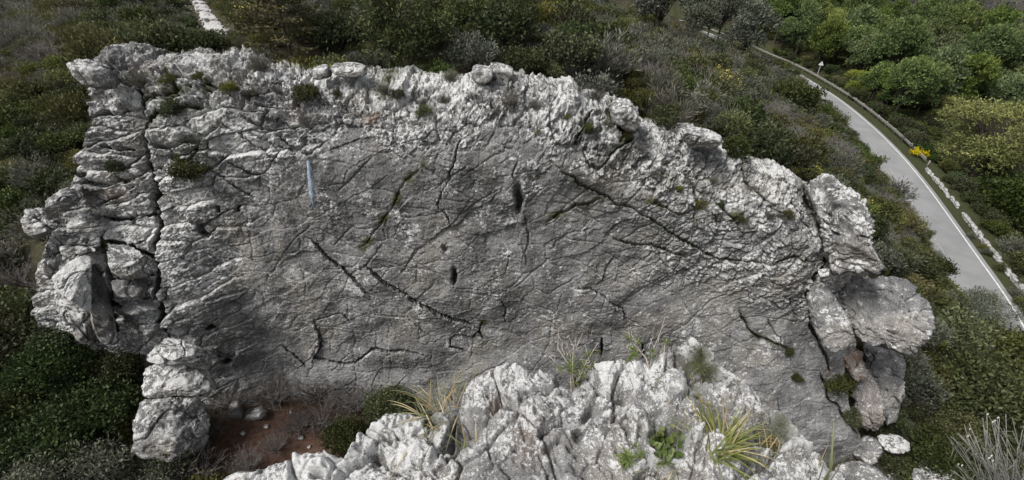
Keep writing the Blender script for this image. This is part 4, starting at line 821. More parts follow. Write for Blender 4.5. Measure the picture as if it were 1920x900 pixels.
def dome(seed, n, R, h, sq=.8):
    r = np.random.RandomState(seed); out = [(0, 0, h * .45, R * .75, R * .75, h * .5)]
    for q in range(n):
        a = r.uniform(0, 2 * PI); d = R * r.uniform(.35, .72); s = R * r.uniform(.28, .48); out.append((math.cos(a) * d, math.sin(a) * d, h * r.uniform(.3, .72), s, s, s * sq))
    return out
def wisp(seed, n, h, spread, ln, wd, per=7, fine=.16):
    """upright feathery bush: thin stems carrying narrow leaves"""
    r = np.random.RandomState(seed); lf = Acc(); st = Acc()
    for q in range(n):
        a = r.uniform(0, 2 * PI); lean = r.uniform(.05, 1) ** .7 * spread; hh = h * r.uniform(.6, 1.05) * (1 - .35 * (lean / spread) ** 2)
        e = np.array([math.cos(a) * lean, math.sin(a) * lean, hh]); P = np.array([e * [.12, .12, 0], e * [.45, .45, .4], e * [.8, .8, .75], e]); P[1:3] += r.normal(size=(2, 3)) * .06
        Vt, Ft = tube(P, [.016, .012, .008, .004], 3); st.add(Vt, Ft, .5)
        n2 = per * 3; s = r.uniform(.3, 1.02, n2); C = np.stack([np.interp(s, [0, .4, .75, 1], P[:, i]) for i in range(3)], 1) + r.normal(size=(n2, 3)) * fine * .6
        d = unit(unit(e) * .9 + unit(r.normal(size=(n2, 3))) * .75 + [0, 0, .2]); tn = np.clip(r.normal(.45, .2) + .35 * (s - .6) + r.normal(0, .08, n2), 0, 1)
        leaves(lf, C, d, ln * r.uniform(.7, 1.4, n2), wd * r.uniform(.7, 1.3, n2), tn, r)
    return lf, st
def bare(seed, n, h, spread, rad=.012):
    r = np.random.RandomState(seed); st = Acc()
    for q in range(n):
        a = r.uniform(0, 2 * PI); lean = r.rand() ** .6 * spread; e = np.array([math.cos(a) * lean, math.sin(a) * lean, h * r.uniform(.55, 1.05)])
        P = np.array([[0, 0, 0], e * [.35, .35, .45], e * [.75, .75, .8], e]) + r.normal(size=(4, 3)) * [[.05]] * h * .5; P[0] *= .5
        Vt, Ft = tube(P, [rad * 1.5, rad * 1.2, rad * .8, rad * .4], 3); st.add(Vt, Ft, .5)
        for b in range(5):
            s = r.uniform(.35, .95); p0 = P[1] * (1 - s) + P[3] * s; p1 = p0 + unit(unit(e) + r.normal(size=3) * .8) * h * r.uniform(.15, .35); pm_ = (p0 + p1) / 2 + r.normal(size=3) * .04 * h
            Vt, Ft = tube([p0, pm_, p1], [rad * .7, rad * .5, rad * .25], 3); st.add(Vt, Ft, .5)
    return st
LM = leaf_material
M['evergreen'] = LM('dark_evergreen_leaf', (.024, .034, .012), (.105, .120, .038), vr=.35)
M['heath'] = LM('grey_heath_leaf', (.046, .049, .035), (.22, .218, .160), vr=.3, hue=.02)
M['olive'] = LM('olive_green_leaf', (.046, .054, .016), (.18, .182, .050), vr=.3)
M['silver'] = LM('silvery_leaf', (.040, .046, .034), (.20, .215, .15), vr=.25, hue=.02)
M['lush'] = LM('lush_green_leaf', (.022, .036, .010), (.085, .112, .028), vr=.25)
M['flower'] = LM('yellow_flower', (.42, .34, .01), (.70, .58, .03), vr=.1, hue=.01)
M['forest'] = LM('forest_leaf', (.040, .066, .018), (.185, .245, .062), vr=.24, hue=.014)
M['spring'] = LM('pale_spring_leaf', (.085, .115, .010), (.32, .35, .035), vr=.15, hue=.01)
M['conifer'] = LM('conifer_needle', (.045, .048, .014), (.19, .17, .05), vr=.2, hue=.01)
M['domegreen'] = LM('dome_evergreen_leaf', (.028, .042, .010), (.115, .135, .034), vr=.1)
M['drytwig'] = M['twig']
PROTO = {}   # kind -> list of (crown mesh, stem mesh, flower mesh)
def add_proto(kind, lf, st, fl=None):
    PROTO.setdefault(kind, []).append((lf.mesh(kind + '_crown', False) if lf else None, st.mesh(kind + '_stems') if st else None, fl.mesh(kind + '_flowers', False) if fl else None))
for s in range(3):
    lf, C = crown(200 + s, dome(s, 7, 1.0, 1.35), 190, 13, .10, .13, .07, .5, .35); add_proto('evergreen', lf, branches(s, C, (0, 0, 0), 26, .03))
    lf, st = wisp(210 + s, 62, 1.3, 1.0, .20, .035, 9); add_proto('heath', lf, st)
for s in range(2):
    lf, C = crown(220 + s, dome(20 + s, 8, 1.0, 1.2), 170, 13, .11, .12, .05, .6, .5)
    fl, _ = crown(225 + s, dome(20 + s, 8, 1.06, 1.28), 26, 7, .07, .07, .06, .3, .5, .2, .93); add_proto('broom', lf, branches(22 + s, C, (0, 0, 0), 30, .02), fl)
    lf, C = crown(227 + s, dome(25 + s, 8, 1.0, 1.2), 170, 13, .11, .12, .05, .6, .5); add_proto('olive', lf, branches(23 + s, C, (0, 0, 0), 30, .02))
    lf, C = crown(230 + s, dome(30 + s, 9, 1.0, 1.3), 200, 12, .09, .11, .05, .7, .4); add_proto('silver', lf, branches(32 + s, C, (0, 0, 0), 30, .025))
    lf, C = crown(240 + s, dome(40 + s, 9, 1.0, 1.2), 230, 12, .10, .11, .085, .4, .25); add_proto('lush', lf, branches(42 + s, C, (0, 0, 0), 24, .02))
    add_proto('bare', None, bare(250 + s, 60, 1.2, 1.0, .013))
for s in range(2):                                   # finer leafage for the big bushes close by
    for kd_, sd_, ln_, wd_ in (('evergreen_fine', 260, .075, .036), ('silver_fine', 270, .07, .026), ('lush_fine', 280, .07, .05)):
        lf, C = crown(sd_ + s, dome(sd_ + s, 16, 1.0, 1.25, .75), 620, 13, .075, ln_, wd_, .5, .3); add_proto(kd_, lf, branches(sd_ + s, C, (0, 0, 0), 30, .02))
LEAFMAT = {'evergreen_fine': 'evergreen', 'silver_fine': 'silver', 'lush_fine': 'lush', 'evergreen': 'evergreen', 'heath': 'heath', 'broom': 'olive', 'olive': 'olive', 'silver': 'silver', 'lush': 'lush', 'bare': None}
def put_shrub(kind, var, loc, scale, rz, label, cat='shrub', group=None, name=None, sz=None, tilt=(0, 0)):
    t_ = thing(name or {'evergreen': 'evergreen_shrub', 'heath': 'heath_shrub', 'broom': 'broom_shrub', 'olive': 'olive_green_shrub', 'silver': 'silver_shrub', 'lush': 'leafy_shrub', 'bare': 'bare_shrub'}[kind.replace('_fine', '')], label, cat, loc, (tilt[0], tilt[1], rz), (scale, scale, sz or scale), group)
    a, b, c = PROTO[kind][var % len(PROTO[kind])]
    if a: link('crown', a, M[LEAFMAT[kind]], t_)
    if b: link('stems', b, M['twig'] if kind in ('bare', 'heath') else M['bark'], t_)
    if c: tag(link('flowers', c, M['flower'], t_), kind='stuff')
    return t_

# ------------------------------------------------------------------ trees
TREES = {}
def tree_proto(kind, seed, H, R, n_l, clumps, per, ln, wd, mat, **kw):
    r = np.random.RandomState(seed); lob = [(0, 0, H * .72, R * .55, R * .55, H * .26)]
    for q in range(n_l):
        a = q * 2.4 + r.uniform(-.4, .4); z = H * (kw.get('lowz', .36) + (.86 - kw.get('lowz', .36)) * r.rand()); d = R * r.uniform(.35, .72) * (1 - .45 * max(0, z / H - .6)); s = R * r.uniform(.26, .42)
        lob.append((math.cos(a) * d, math.sin(a) * d, z, s, s, s * kw.get('sq', .6)))
    lf, C = crown(seed, lob, clumps, per, kw.get('cr', .28), ln, wd, kw.get('outw', .6), kw.get('up', .15), kw.get('low', -.5), kw.get('shell', .5), 0, kw.get('flat', .5))
    st = branches(seed + 1, C, (0, 0, H * .25), kw.get('nb', 26), .07 * H / 8, 4, .25, ([(0, 0, -.6), (.05, 0, H * .2), (0, .05, H * .5), (0, 0, H * .8)], [.2 * H / 8, .16 * H / 8, .10 * H / 8, .03]))
    TREES.setdefault(kind, []).append((lf.mesh(kind + '_crown', False), st.mesh(kind + '_trunk'), mat))
for s in range(4): tree_proto('forest', 300 + s, 8.0, 3.3, 15, 420, 16, .36, .17, 'forest', cr=.30)
for s in range(2): tree_proto('spring', 310 + s, 7.6, 5.0, 30, 900, 14, .26, .11, 'spring', sq=.8, nb=120, shell=.35, flat=.5, cr=.26, lowz=.14)
for s in range(2): tree_proto('dark', 320 + s, 3.1, 1.9, 16, 420, 14, .16, .07, 'domegreen', cr=.14, sq=.9, flat=.9, lowz=.12)
for s in range(2): tree_proto('grey', 330 + s, 4.5, 2.1, 11, 300, 13, .24, .10, 'silver', cr=.18, sq=.75, flat=.9)
# leafless tree
r_ = np.random.RandomState(5); st = bare(340, 70, 6.5, 3.8, .035); Vt, Ft = tube([(0, 0, -.5), (0, 0, 1.5), (.1, 0, 4)], [.22, .18, .06], 8); st.add(Vt, Ft, .5); TREES['bare'] = [(None, st.mesh('bare_trunk'), None)]
# small open conifer with level boughs
lf = Acc(); st = Acc(); Vt, Ft = tube([(0, 0, -.3), (.03, 0, 1.6), (0, .02, 3.9)], [.07, .055, .015], 6); st.add(Vt, Ft, .5)
for q in range(44):
    z = .5 + 3.3 * (q / 44); a = q * 2.399; L_ = (1.9 * (1 - z / 4.6) + .3) * r_.uniform(.75, 1.15); e = np.array([math.cos(a) * L_, math.sin(a) * L_, z + L_ * .16])
    Vt, Ft = tube([(0, 0, z), e * [.5, .5, 0] + [0, 0, z + L_ * .12], e], [.022, .014, .005], 3); st.add(Vt, Ft, .5)
    n2 = 95; s = r_.uniform(.25, 1.0, n2); C = np.stack([e[0] * s, e[1] * s, z + L_ * .16 * s], 1) + r_.normal(size=(n2, 3)) * [.11, .11, .03]
    leaves(lf, C, unit(np.array([e[0], e[1], 0])[None] * .4 + unit(r_.normal(size=(n2, 3))) * [1, 1, .35]), .17 * r_.uniform(.7, 1.3, n2), .06, np.clip(r_.normal(.5, .2, n2), 0, 1), r_)
TREES['conifer'] = [(lf.mesh('conifer_crown', False), st.mesh('conifer_trunk'), 'conifer')]
def put_tree(kind, var, loc, scale, rz, label, group=None, name=None, sz=None, mat=None):
    t_ = thing(name or {'forest': 'deciduous_tree', 'spring': 'spring_tree', 'dark': 'evergreen_tree', 'grey': 'grey_green_tree', 'bare': 'leafless_tree', 'conifer': 'conifer_tree'}[kind], label, 'tree', loc, (0, 0, rz), (scale, scale, sz or scale), group)
    a, b, mt = TREES[kind][var % len(TREES[kind])]
    if a: link('crown', a, M[mt], t_)
    link('trunk', b, M['bark'] if kind != 'bare' else M['twig'], t_); return t_

# ------------------------------------------------------------------ where the named plants stand
def ground_hit(px, py):
    """where the sight line through a photo point meets the ground"""
    d = ray(px, py); ts = np.concatenate([np.linspace(8, 60, 260), np.linspace(60.5, 400, 500)]); P = d[None, :] * ts[:, None]
    b = np.where(P[:, 2] < ground_z(P[:, 0], P[:, 1], False))[0]
    return P[b[0]] if len(b) else P[-1]
def stand(px, py): p = ground_hit(px, py); return np.array([p[0], p[1], gz(p[0], p[1]) - .05])
special = [(sp[0], sp[1], 1.6), (sp[0] * .97, sp[1] * .97, 1.6)]     # (x, y, radius) kept free by the scatter
def solo_tree(kind, var, px, py, wpx, label, **kw):
    p = stand(px, py); _, _, dep = project(p); R = {'spring': 5.0, 'dark': 1.9, 'grey': 2.1, 'bare': 3.8, 'conifer': 1.9, 'forest': 3.3}[kind]; s = wpx / F_PX * dep / (2 * R)
    special.append((p[0], p[1], R * s * (.25 if kind == 'conifer' else .55))); return put_tree(kind, var, p, s, px * .37, label, **kw)
def solo_shrub(kind, var, px, py, wpx, label, **kw):
    p = stand(px, py); _, _, dep = project(p); s = wpx / F_PX * dep / 2.1
    special.append((p[0], p[1], s * .8)); return put_shrub(kind, var, p, s, px * .37, label, **kw)
solo_tree('dark', 0, 765, 128, 172, 'dark green dome-shaped evergreen tree standing just behind the cliff crest')
solo_tree('conifer', 0, 552, 122, 190, 'small open conifer with level boughs left of the dark round tree')
solo_tree('grey', 0, 1232, 78, 120, 'grey-green spreading tree at the top of the slope left of the road')
solo_tree('grey', 1, 1300, 92, 70, 'small grey-green tree beside the rocky outcrop near the top of the slope')
solo_tree('grey', 0, 1388, 122, 100, 'dark grey-green tree hiding the left edge of the road at its far end')
solo_tree('grey', 1, 1345, 78, 80, 'dark bushy tree screening the far end of the road')
solo_tree('grey', 0, 1300, 52, 80, 'bushy grey tree at the top edge above the far end of the road')
solo_tree('dark', 1, 975, 62, 95, 'blackish evergreen tree on the slope right of centre near the top edge')
solo_tree('spring', 0, 1822, 330, 178, 'large spreading yellow-green tree just budding beyond the road')
solo_shrub('lush_fine', 1, 1885, 425, 170, 'big fresh green bush at the right edge beyond the low stone wall')
solo_tree('grey', 0, 1325, 74, 60, 'small dark tree on the bank hiding the far end of the road')
solo_tree('spring', 1, 1560, 95, 95, 'small yellow-green tree in the wood above the warning sign')
solo_tree('bare', 0, 1840, 100, 130, 'pale leafless tree in the wood near the top right corner')
solo_tree('bare', 0, 1690, 60, 100, 'brown leafless tree near the top edge of the wood')
solo_shrub('olive', 0, 1305, 145, 58, 'bright yellow-green round bush on the slope below the small grey tree')
solo_shrub('silver', 0, 712, 130, 62, 'pale silvery bush in front of the dark round tree')
solo_shrub('evergreen', 1, 1480, 215, 92, 'rounded dark green bush with pale shoots above the road bend')
solo_shrub('broom', 0, 175, 110, 60, 'olive broom with yellow flowers behind the top left corner of the cliff')
solo_shrub('broom', 1, 485, 30, 50, 'yellow flowering broom beside the stony path')
solo_shrub('broom', 0, 830, 15, 70, 'yellow flowering broom at the top edge right of the dark round tree')
solo_shrub('broom', 1, 1165, 128, 60, 'broom with a line of yellow flowers above the middle of the crest')
solo_shrub('broom', 1, 1092, 85, 46, 'small broom with yellow flowers on the slope above the crest')
solo_shrub('lush', 0, 1020, 120, 40, 'small fresh green bush on the slope just above the crest middle')
def strong_flowers(root_px, py, label, wpx):
    p = stand(root_px, py); _, _, dep = project(p); s = wpx / F_PX * dep / 2.0
    t_ = thing('flowering_shrub', label, 'shrub', p, (0, 0, 1.0), s)
    fl, C = crown(777, dome(7, 6, 1.0, .8), 90, 10, .08, .09, .08, .4, .5); tag(link('flowers', fl.mesh('flowers', False), M['flower'], t_), kind='stuff'); link('stems', branches(7, C, (0, 0, 0), 24, .02).mesh('stems'), M['bark'], t_)
strong_flowers(1722, 298, 'bright yellow flowering bush behind the end of the guard rail', 36)

# ------------------------------------------------------------------ scatter
rng = np.random.RandomState(11)
cr_px = np.array(_crest + [(1640, 380), (1650, 480), (1745, 560), (1750, 620)], float)
def hidden(px, py, y, x):
    if y < 14.0: return False
    if px < 150 or px > 1700: return False
    return py > np.interp(px, cr_px[:, 0], cr_px[:, 1]) + 45
def blocked(x, y, rad):
    if any((x - a) ** 2 + (y - b) ** 2 < (c + rad * .5) ** 2 for a, b, c in special): return True
    if path_d(np.array([x]), np.array([y + .35 * rad]))[0] < 1.0 + rad * .95: return True
    if -13.6 < x < 11.5 and 3 < y < 16.2 - .10 * max(x - 3, 0) + .15 * rad and not (x < -10.2 and y < 8.6): return True         # crag and gully
    if 11.4 < x < 15.5 and y < 14.6: return True
    if -16.6 < x <= -13.6 and 10.8 < y < 14.2: return True
    if abs(x) < 4.5 and y < 4: return True
    return False
cand = []
def region(x0, x1, y0, y1, step, fn):
    n = int((x1 - x0) * (y1 - y0) / step ** 2)
    XS = rng.uniform(x0, x1, n); YS = rng.uniform(y0, y1, n); ZS = ground_z(XS, YS); SD = road_sd(XS, YS)
    PXs, PYs, DP = project(np.stack([XS, YS, ZS + .8], 1))
    for x, y, z, sd, px, py, dp in zip(XS, YS, ZS, SD, PXs, PYs, DP):
        if dp < 4 or px < -90 or px > 2010 or py < -110 or py > 1010: continue
        if hidden(px, py, y, x): continue
        fn(x, y, z, sd, px, py, dp)
GRID = {}
def free(x, y, r, key):
    c = 3.0; gx_, gy_ = int(x // c), int(y // c)
    for a in (-1, 0, 1):
        for b in (-1, 0, 1):
            for (qx, qy, qr) in GRID.get((key, gx_ + a, gy_ + b), ()):
                if (qx - x) ** 2 + (qy - y) ** 2 < (.62 * (qr + r)) ** 2: return False
    GRID.setdefault((key, gx_, gy_), []).append((x, y, r)); return True
def kind_at(x, y, px, py):
    n = float(noise3(np.array([x * .09]), np.array([y * .09]), np.array([0.]), 3)[0]); u_ = rng.rand()
    if px < 170 and py < 150 and u_ < .6: return 'bare' if u_ < .16 else 'heath'
    if px < 480 and py < 430: return 'evergreen' if u_ < .62 else ('olive' if u_ < .84 else 'heath')
    if px < 120 and 420 < py < 560: return 'bare' if u_ < .75 else 'heath'
    if px < 520 and py >= 560: return 'lush' if u_ < .45 else ('evergreen' if u_ < .8 else 'olive')
    if px > 1650 and py > 480: return 'evergreen' if u_ < .6 else ('olive' if u_ < .8 else 'silver')
    if n > .25: return 'evergreen' if u_ < .6 else 'silver'
    return 'heath' if u_ < .30 else 'evergreen' if u_ < .55 else 'olive' if u_ < .74 else 'silver' if u_ < .88 else 'broom' if u_ < .93 else 'bare'
def add_shrub(x, y, z, sd, px, py, dp):
    if sd > -(ROAD_W / 2 + 1.5): return
    rad = rng.uniform(.55, 1.4) * (1 + .010 * max(dp - 20, 0))
    if 385 < px < 480 and 20 < py < 95: rad = .35
    if blocked(x, y, rad) or not free(x, y, rad, 's'): return
    if -ROAD_W / 2 - 3.2 < sd: rad = min(rad, .8)
    cand.append((x, y, z, rad, kind_at(x, y, px, py), px, py, dp))
region(-75, 52, 2, 110, .62, add_shrub)
region(-40, 40, 3, 40, .5, add_shrub)
# undergrowth beyond the road
def add_under(x, y, z, sd, px, py, dp):
    if sd < ROAD_W / 2 + 2.9: return
    rad = rng.uniform(.8, 1.7)
    if blocked(x, y, rad) or not free(x, y, rad, 's'): return
    u_ = rng.rand(); cand.append((x, y, z, rad, 'lush' if u_ < .4 else 'evergreen' if u_ < .75 else 'olive' if u_ < .9 else 'heath', px, py, dp))
region(33, 80, 8, 120, 1.0, add_under)
cand.sort(key=lambda c: -c[3] / c[7])
LOOK = {'evergreen': 'dark green shrub', 'heath': 'grey feathery bush', 'broom': 'yellow-dotted broom', 'olive': 'olive-green bush', 'silver': 'silvery bush', 'lush': 'fresh green bush', 'bare': 'leafless twiggy bush'}
def place(px, py, sd):
    if sd > 0: return 'in the undergrowth beyond the road'
    if px < 160 and py < 150: return 'at the top left corner'
    if px < 200 and py < 330: return 'left of the cliff top'
    if px < 200 and py < 560: return 'left of the lichen-spotted knob'
    if px < 620 and py >= 560: return 'in the gully at lower left'
    if py >= 480: return 'between the huge boulder and the road'
    if px > 1330 and sd > -9: return 'along the near edge of the road'
    if px > 1330: return 'between the crest and the road'
    if px < 420: return 'behind the left end of the crest'
    if px < 700: return 'between stony path and round tree'
    if py < 50: return 'along the top edge above the crest'
    if px < 1000: return 'right of the dark round tree'
    return 'behind the right half of the crest'
NS = 290
ORD = ['leftmost', 'second from left', 'third from left', 'fourth from left', 'fifth from left', 'sixth from left', 'seventh from left', 'eighth from left', 'ninth from left', 'tenth from left', 'eleventh from left', 'twelfth from left']
def rank_labels(items, look, plc):
    """items: (px, depth, key) of one kind in one place -> key: label"""
    out = {}; items = sorted(items, key=lambda q: q[1]); n = len(items); rows = max(1, -(-n // 12)); names = {1: [''], 2: ['nearer ', 'farther '], 3: ['nearest ', 'middle ', 'farthest '], 4: ['nearest ', 'second-row ', 'third-row ', 'farthest '], 5: ['nearest ', 'second-row ', 'third-row ', 'fourth-row ', 'farthest '], 6: ['nearest ', 'second-row ', 'third-row ', 'fourth-row ', 'fifth-row ', 'farthest ']}.get(rows)
    if names is None: return {q[2]: f'{look} {plc}' for q in items}
    per = -(-n // rows)
    for k_ in range(rows):
        row = sorted(items[k_ * per:(k_ + 1) * per])
        for i_, q in enumerate(row): out[q[2]] = f'{names[k_]}{look} {plc}' if len(row) == 1 else f'{ORD[i_]} {names[k_]}{look} {plc}'
    return out
byk = {}
for i_, c in enumerate(cand[:NS]):
    byk.setdefault((c[4], place(c[5], c[6], float(road_sd(c[0], c[1])[0]))), []).append((c[5], c[7], i_))
LAB = {}
for (kd, pl), it in byk.items(): LAB.update(rank_labels(it, LOOK[kd], pl))
for i_, c in enumerate(cand[:NS]):
    x, y, z, rad, kd, px, py, dp = c; sd = float(road_sd(x, y)[0]); pl = place(px, py, sd)
    put_shrub(kd, rng.randint(3), (x, y, z - .12), rad, rng.uniform(0, 6.28), LAB[i_], group=LOOK[kd] + 's ' + pl, sz=rad * rng.uniform(.8, 1.15))
print('shrubs', len(cand), round(time.time() - T0, 1))
# the farther shrubs, past counting: one object, instanced over points
rest = cand[NS:]
KI = [(kd, v) for kd in PROTO for v in range(len(PROTO[kd]))]
def stuff_object(name, rows, label, cat):
    """rows: x, y, z, scale, rotz, index into protos (list of (mesh, material))"""
    pts = np.array([r[:3] for r in rows], np.float32); me = bpy.data.meshes.new(name); me.vertices.add(len(pts)); me.vertices.foreach_set('co', pts.ravel())
    for n_, t_, vals in (('s', 'FLOAT', [r[3] for r in rows]), ('rz', 'FLOAT', [r[4] for r in rows]), ('pick', 'INT', [r[5] for r in rows])):
        a = me.attributes.new(n_, t_, 'POINT'); a.data.foreach_set('value', vals)
    return tag(link(name, me), label, cat, kind='stuff')
def gn_instances(o, srcs):
    ng = bpy.data.node_groups.new(o.name + '_nodes', 'GeometryNodeTree'); ng.interface.new_socket('Geometry', in_out='INPUT', socket_type='NodeSocketGeometry'); ng.interface.new_socket('Geometry', in_out='OUTPUT', socket_type='NodeSocketGeometry')
    N, Lk = ng.nodes, ng.links; gi = N.new('NodeGroupInput'); go = N.new('NodeGroupOutput'); iop = N.new('GeometryNodeInstanceOnPoints'); j = N.new('GeometryNodeGeometryToInstance')
    for s in reversed(srcs):
        oi = N.new('GeometryNodeObjectInfo'); oi.transform_space = 'ORIGINAL'; oi.inputs['Object'].default_value = s; Lk.new(oi.outputs['Geometry'], j.inputs[0])
    def na(nm, ty): a = N.new('GeometryNodeInputNamedAttribute'); a.data_type = ty; a.inputs['Name'].default_value = nm; return a.outputs[0]
    cx = N.new('ShaderNodeCombineXYZ'); Lk.new(na('rz', 'FLOAT'), cx.inputs[2])
    Lk.new(gi.outputs[0], iop.inputs['Points']); Lk.new(j.outputs[0], iop.inputs['Instance']); iop.inputs['Pick Instance'].default_value = True
    Lk.new(na('pick', 'INT'), iop.inputs['Instance Index']); Lk.new(cx.outputs[0], iop.inputs['Rotation']); Lk.new(na('s', 'FLOAT'), iop.inputs['Scale'])
    Lk.new(iop.outputs[0], go.inputs[0]); md = o.modifiers.new('scatter', 'NODES'); md.node_group = ng
# sources are crowns already standing in the scene
src = []; src_i = {}
for kd in [k_ for k_ in PROTO if '_fine' not in k_]:
    for v, (a, b, c) in enumerate(PROTO[kd]):
        ob = next((o for o in COL.objects if o.data is (a or b)), None)
        if ob: src_i[(kd, v)] = len(src); src.append(ob)
rows = []
for x, y, z, rad, kd, px, py, dp in rest:
    v = rng.randint(len(PROTO[kd]))
    if (kd, v) not in src_i: kd, v = list(src_i)[0]
    rows.append((x, y, z - .12, rad, rng.uniform(0, 6.28), src_i[(kd, v)]))
shrubland = stuff_object('shrubland', rows, 'mixed grey-green scrub covering the far hillside behind the cliff', 'scrub'); gn_instances(shrubland, src)
# low tufts filling the gaps between shrubs
low = []
def add_low(x, y, z, sd, px, py, dp):
    if 385 < px < 480 and 10 < py < 95: return
    if abs(sd) < ROAD_W / 2 + .5 or blocked(x, y, .05) or dp > 70: return
    low.append((x, y, z - .1, rng.uniform(.28, .6) * (1 + .012 * max(dp - 18, 0)), rng.uniform(0, 6.28), rng.randint(len(src))))
region(-45, 48, 3, 70, .95, add_low)
gc = stuff_object('ground_cover', low, 'low scrub and herbs filling the gaps between the shrubs', 'ground cover'); gn_instances(gc, src)
# the wood beyond the road
tr = []
def add_tree(x, y, z, sd, px, py, dp):
    if sd < ROAD_W / 2 + 5.0 or blocked(x, y, 2.5): return
    if 1690 < px < 1960 and 225 < py < 430: return
    R = rng.uniform(2.7, 4.4)
    for a, b, c, *_ in tr:
        if (a - x) ** 2 + (b - y) ** 2 < (.60 * (c + R)) ** 2: return
    if any((x - a) ** 2 + (y - b) ** 2 < (c + R * .75) ** 2 for a, b, c in special): return
    tr.append((x, y, R, z, px, py, dp))
region(36, 230, 10, 260, 1.6, add_tree)
tr.sort(key=lambda c: c[6]); print('trees', len(tr))
tvar = [(rng.randint(4), rng.rand()) for _ in tr]; tby = {}
for i, (x, y, R, z, px, py, dp) in enumerate(tr[:290]):
    v, u_ = tvar[i]
    where = 'near the low stone wall' if py > 330 else 'right of the large yellow-green tree' if py > 150 and px > 1800 else 'left of the large yellow-green tree' if py > 150 and px > 1600 else 'behind the warning sign' if py > 60 and px < 1560 else 'right of the warning sign' if py > 90 and px < 1720 else 'above the large yellow-green tree' if py > 90 else 'in the top right corner' if px > 1830 else 'left of the leafless tree' if px > 1700 else 'along the top edge of the wood' if px > 1520 else 'by the far end of the road'
    lk = 'broadleaf tree' if u_ < .93 else 'thin yellow-green tree'; tby.setdefault((lk, where), []).append((px, dp, i))
TLAB = {}; TW = {}
for (lk, where), it in tby.items():
    TLAB.update(rank_labels(it, lk, where)); TW.update({q[2]: lk + 's ' + where for q in it})
for i, (x, y, R, z, px, py, dp) in enumerate(tr[:290]):
    v, u_ = tvar[i]
    if u_ < .93: put_tree('forest', v, (x, y, z - .3), R / 3.3, rng.uniform(0, 6.28), TLAB[i], TW[i], sz=R / 3.3 * rng.uniform(1.05, 1.45))
    else: put_tree('spring', v, (x, y, z - .3), R / 4.6, rng.uniform(0, 6.28), TLAB[i], TW[i])
far_rows = [(x, y, z - .3, R / 3.3, rng.uniform(0, 6.28), rng.randint(4)) for x, y, R, z, px, py, dp in tr[290:]]
if far_rows:
    fsrc = [next(o for o in COL.objects if o.data is TREES['forest'][v][0]) for v in range(4)]
    fw = stuff_object('far_wood', far_rows, 'far green woodland canopy along the top right edge', 'wood'); gn_instances(fw, fsrc)
print('veg', round(time.time() - T0, 1))
# ------------------------------------------------------------------ plants rooted in the cliff
def cliff_shrub(kind, var, px, py, wpx, label, out=.10, name=None, tilt=.35):
    p = on_cliff(px, py + wpx * .25, 6); _, _, dep = project(p); s = wpx / F_PX * dep / 2.1
    return put_shrub(kind, var, p + np.array([0, -out * .3, -.15 * s]), s, px * .11, label, name=name, tilt=(tilt, 0))
for a in [('evergreen', 0, 575, 172, 46, 'dark bush growing in the notch below the crest above the blue streak'), ('bare', 0, 578, 222, 56, 'dark twiggy bush hanging right above the blue streak'), ('evergreen', 1, 355, 312, 72, 'largest dark bush growing in the cliff right of the buttress crack'),
          ('evergreen', 2, 228, 308, 44, 'dark bush on the left buttress beside the orange stain'), ('evergreen', 0, 335, 203, 52, 'dark cushion bush in the upper left ledge of the cliff'), ('heath', 0, 268, 150, 46, 'low olive plants on top of the left buttress'),
          ('olive', 0, 432, 168, 42, 'olive bush near the crest right of the buttress'), ('olive', 1, 325, 148, 40, 'olive bush just below the left crest'), ('bare', 1, 300, 132, 22, 'small brown dry plant on the left crest'), ('bare', 1, 962, 186, 46, 'brown dry bush in the middle of the crest'),
          ('evergreen', 1, 1250, 214, 66, 'dark bush with pale green shoots standing on the right crest'), ('evergreen', 2, 1372, 272, 66, 'dark bush spilling over the crest right of the jagged rock'), ('olive', 0, 1312, 380, 36, 'olive cushion plant in the cracked right shoulder'),
          ('olive', 1, 1384, 408, 30, 'small olive plant at the crack on the right shoulder'), ('evergreen', 0, 1576, 718, 66, 'dark bush in the recess under the leaning slab'), ('evergreen', 1, 1592, 772, 46, 'dark bush at the foot of the orange hollow'), ('heath', 1, 152, 452, 44, 'grey bush above the prism block'),
          ('heath', 2, 102, 398, 34, 'grey bush between the left knob and the ledge'), ('evergreen', 2, 196, 455, 32, 'small dark bush between prism block and buttress'), ('olive', 0, 800, 206, 30, 'olive tuft under the crest right of the dark round tree'), ('heath', 0, 722, 166, 32, 'grey tuft in the crest below the dark round tree'),
          ('olive', 1, 1172, 254, 26, 'olive tuft beside the pointed crest crag'), ('heath', 1, 848, 140, 36, 'pale grassy tuft behind the middle of the crest'), ('heath', 2, 1118, 180, 40, 'pale grassy tuft behind the crest left of the pointed crag'), ('heath', 0, 490, 125, 46, 'pale grassy tuft behind the crest below the path'),
          ('lush', 0, 1478, 655, 22, 'small round green cushion low on the right of the wall'), ('evergreen', 1, 1490, 704, 24, 'dark mossy cushion below the small round green one'), ('lush', 1, 395, 610, 16, 'tiny dark green cushion in a hole low on the left wall')]:
    cliff_shrub(*a)
r_ = np.random.RandomState(77); its = []; pos = []
for q, (px, dy) in enumerate([(205, 22), (380, 30), (470, 40), (520, 22), (635, 30), (690, 48), (745, 30), (790, 60), (835, 36), (885, 40), (935, 70), (1000, 40), (1010, 90), (1065, 50), (1100, 60), (1140, 40), (1200, 50), (1225, 90), (1290, 60), (1335, 90), (1410, 60), (1440, 90), (1480, 70), (1350, 130), (1270, 110)]):
    py = float(np.interp(px, cr_px[:, 0], cr_px[:, 1])) + dy; its.append((px, 0 if q < 13 else 1, q)); pos.append((px, py))
names_ = ['first', 'second', 'third', 'fourth', 'fifth', 'sixth', 'seventh', 'eighth', 'ninth', 'tenth', 'eleventh', 'twelfth', 'thirteenth']
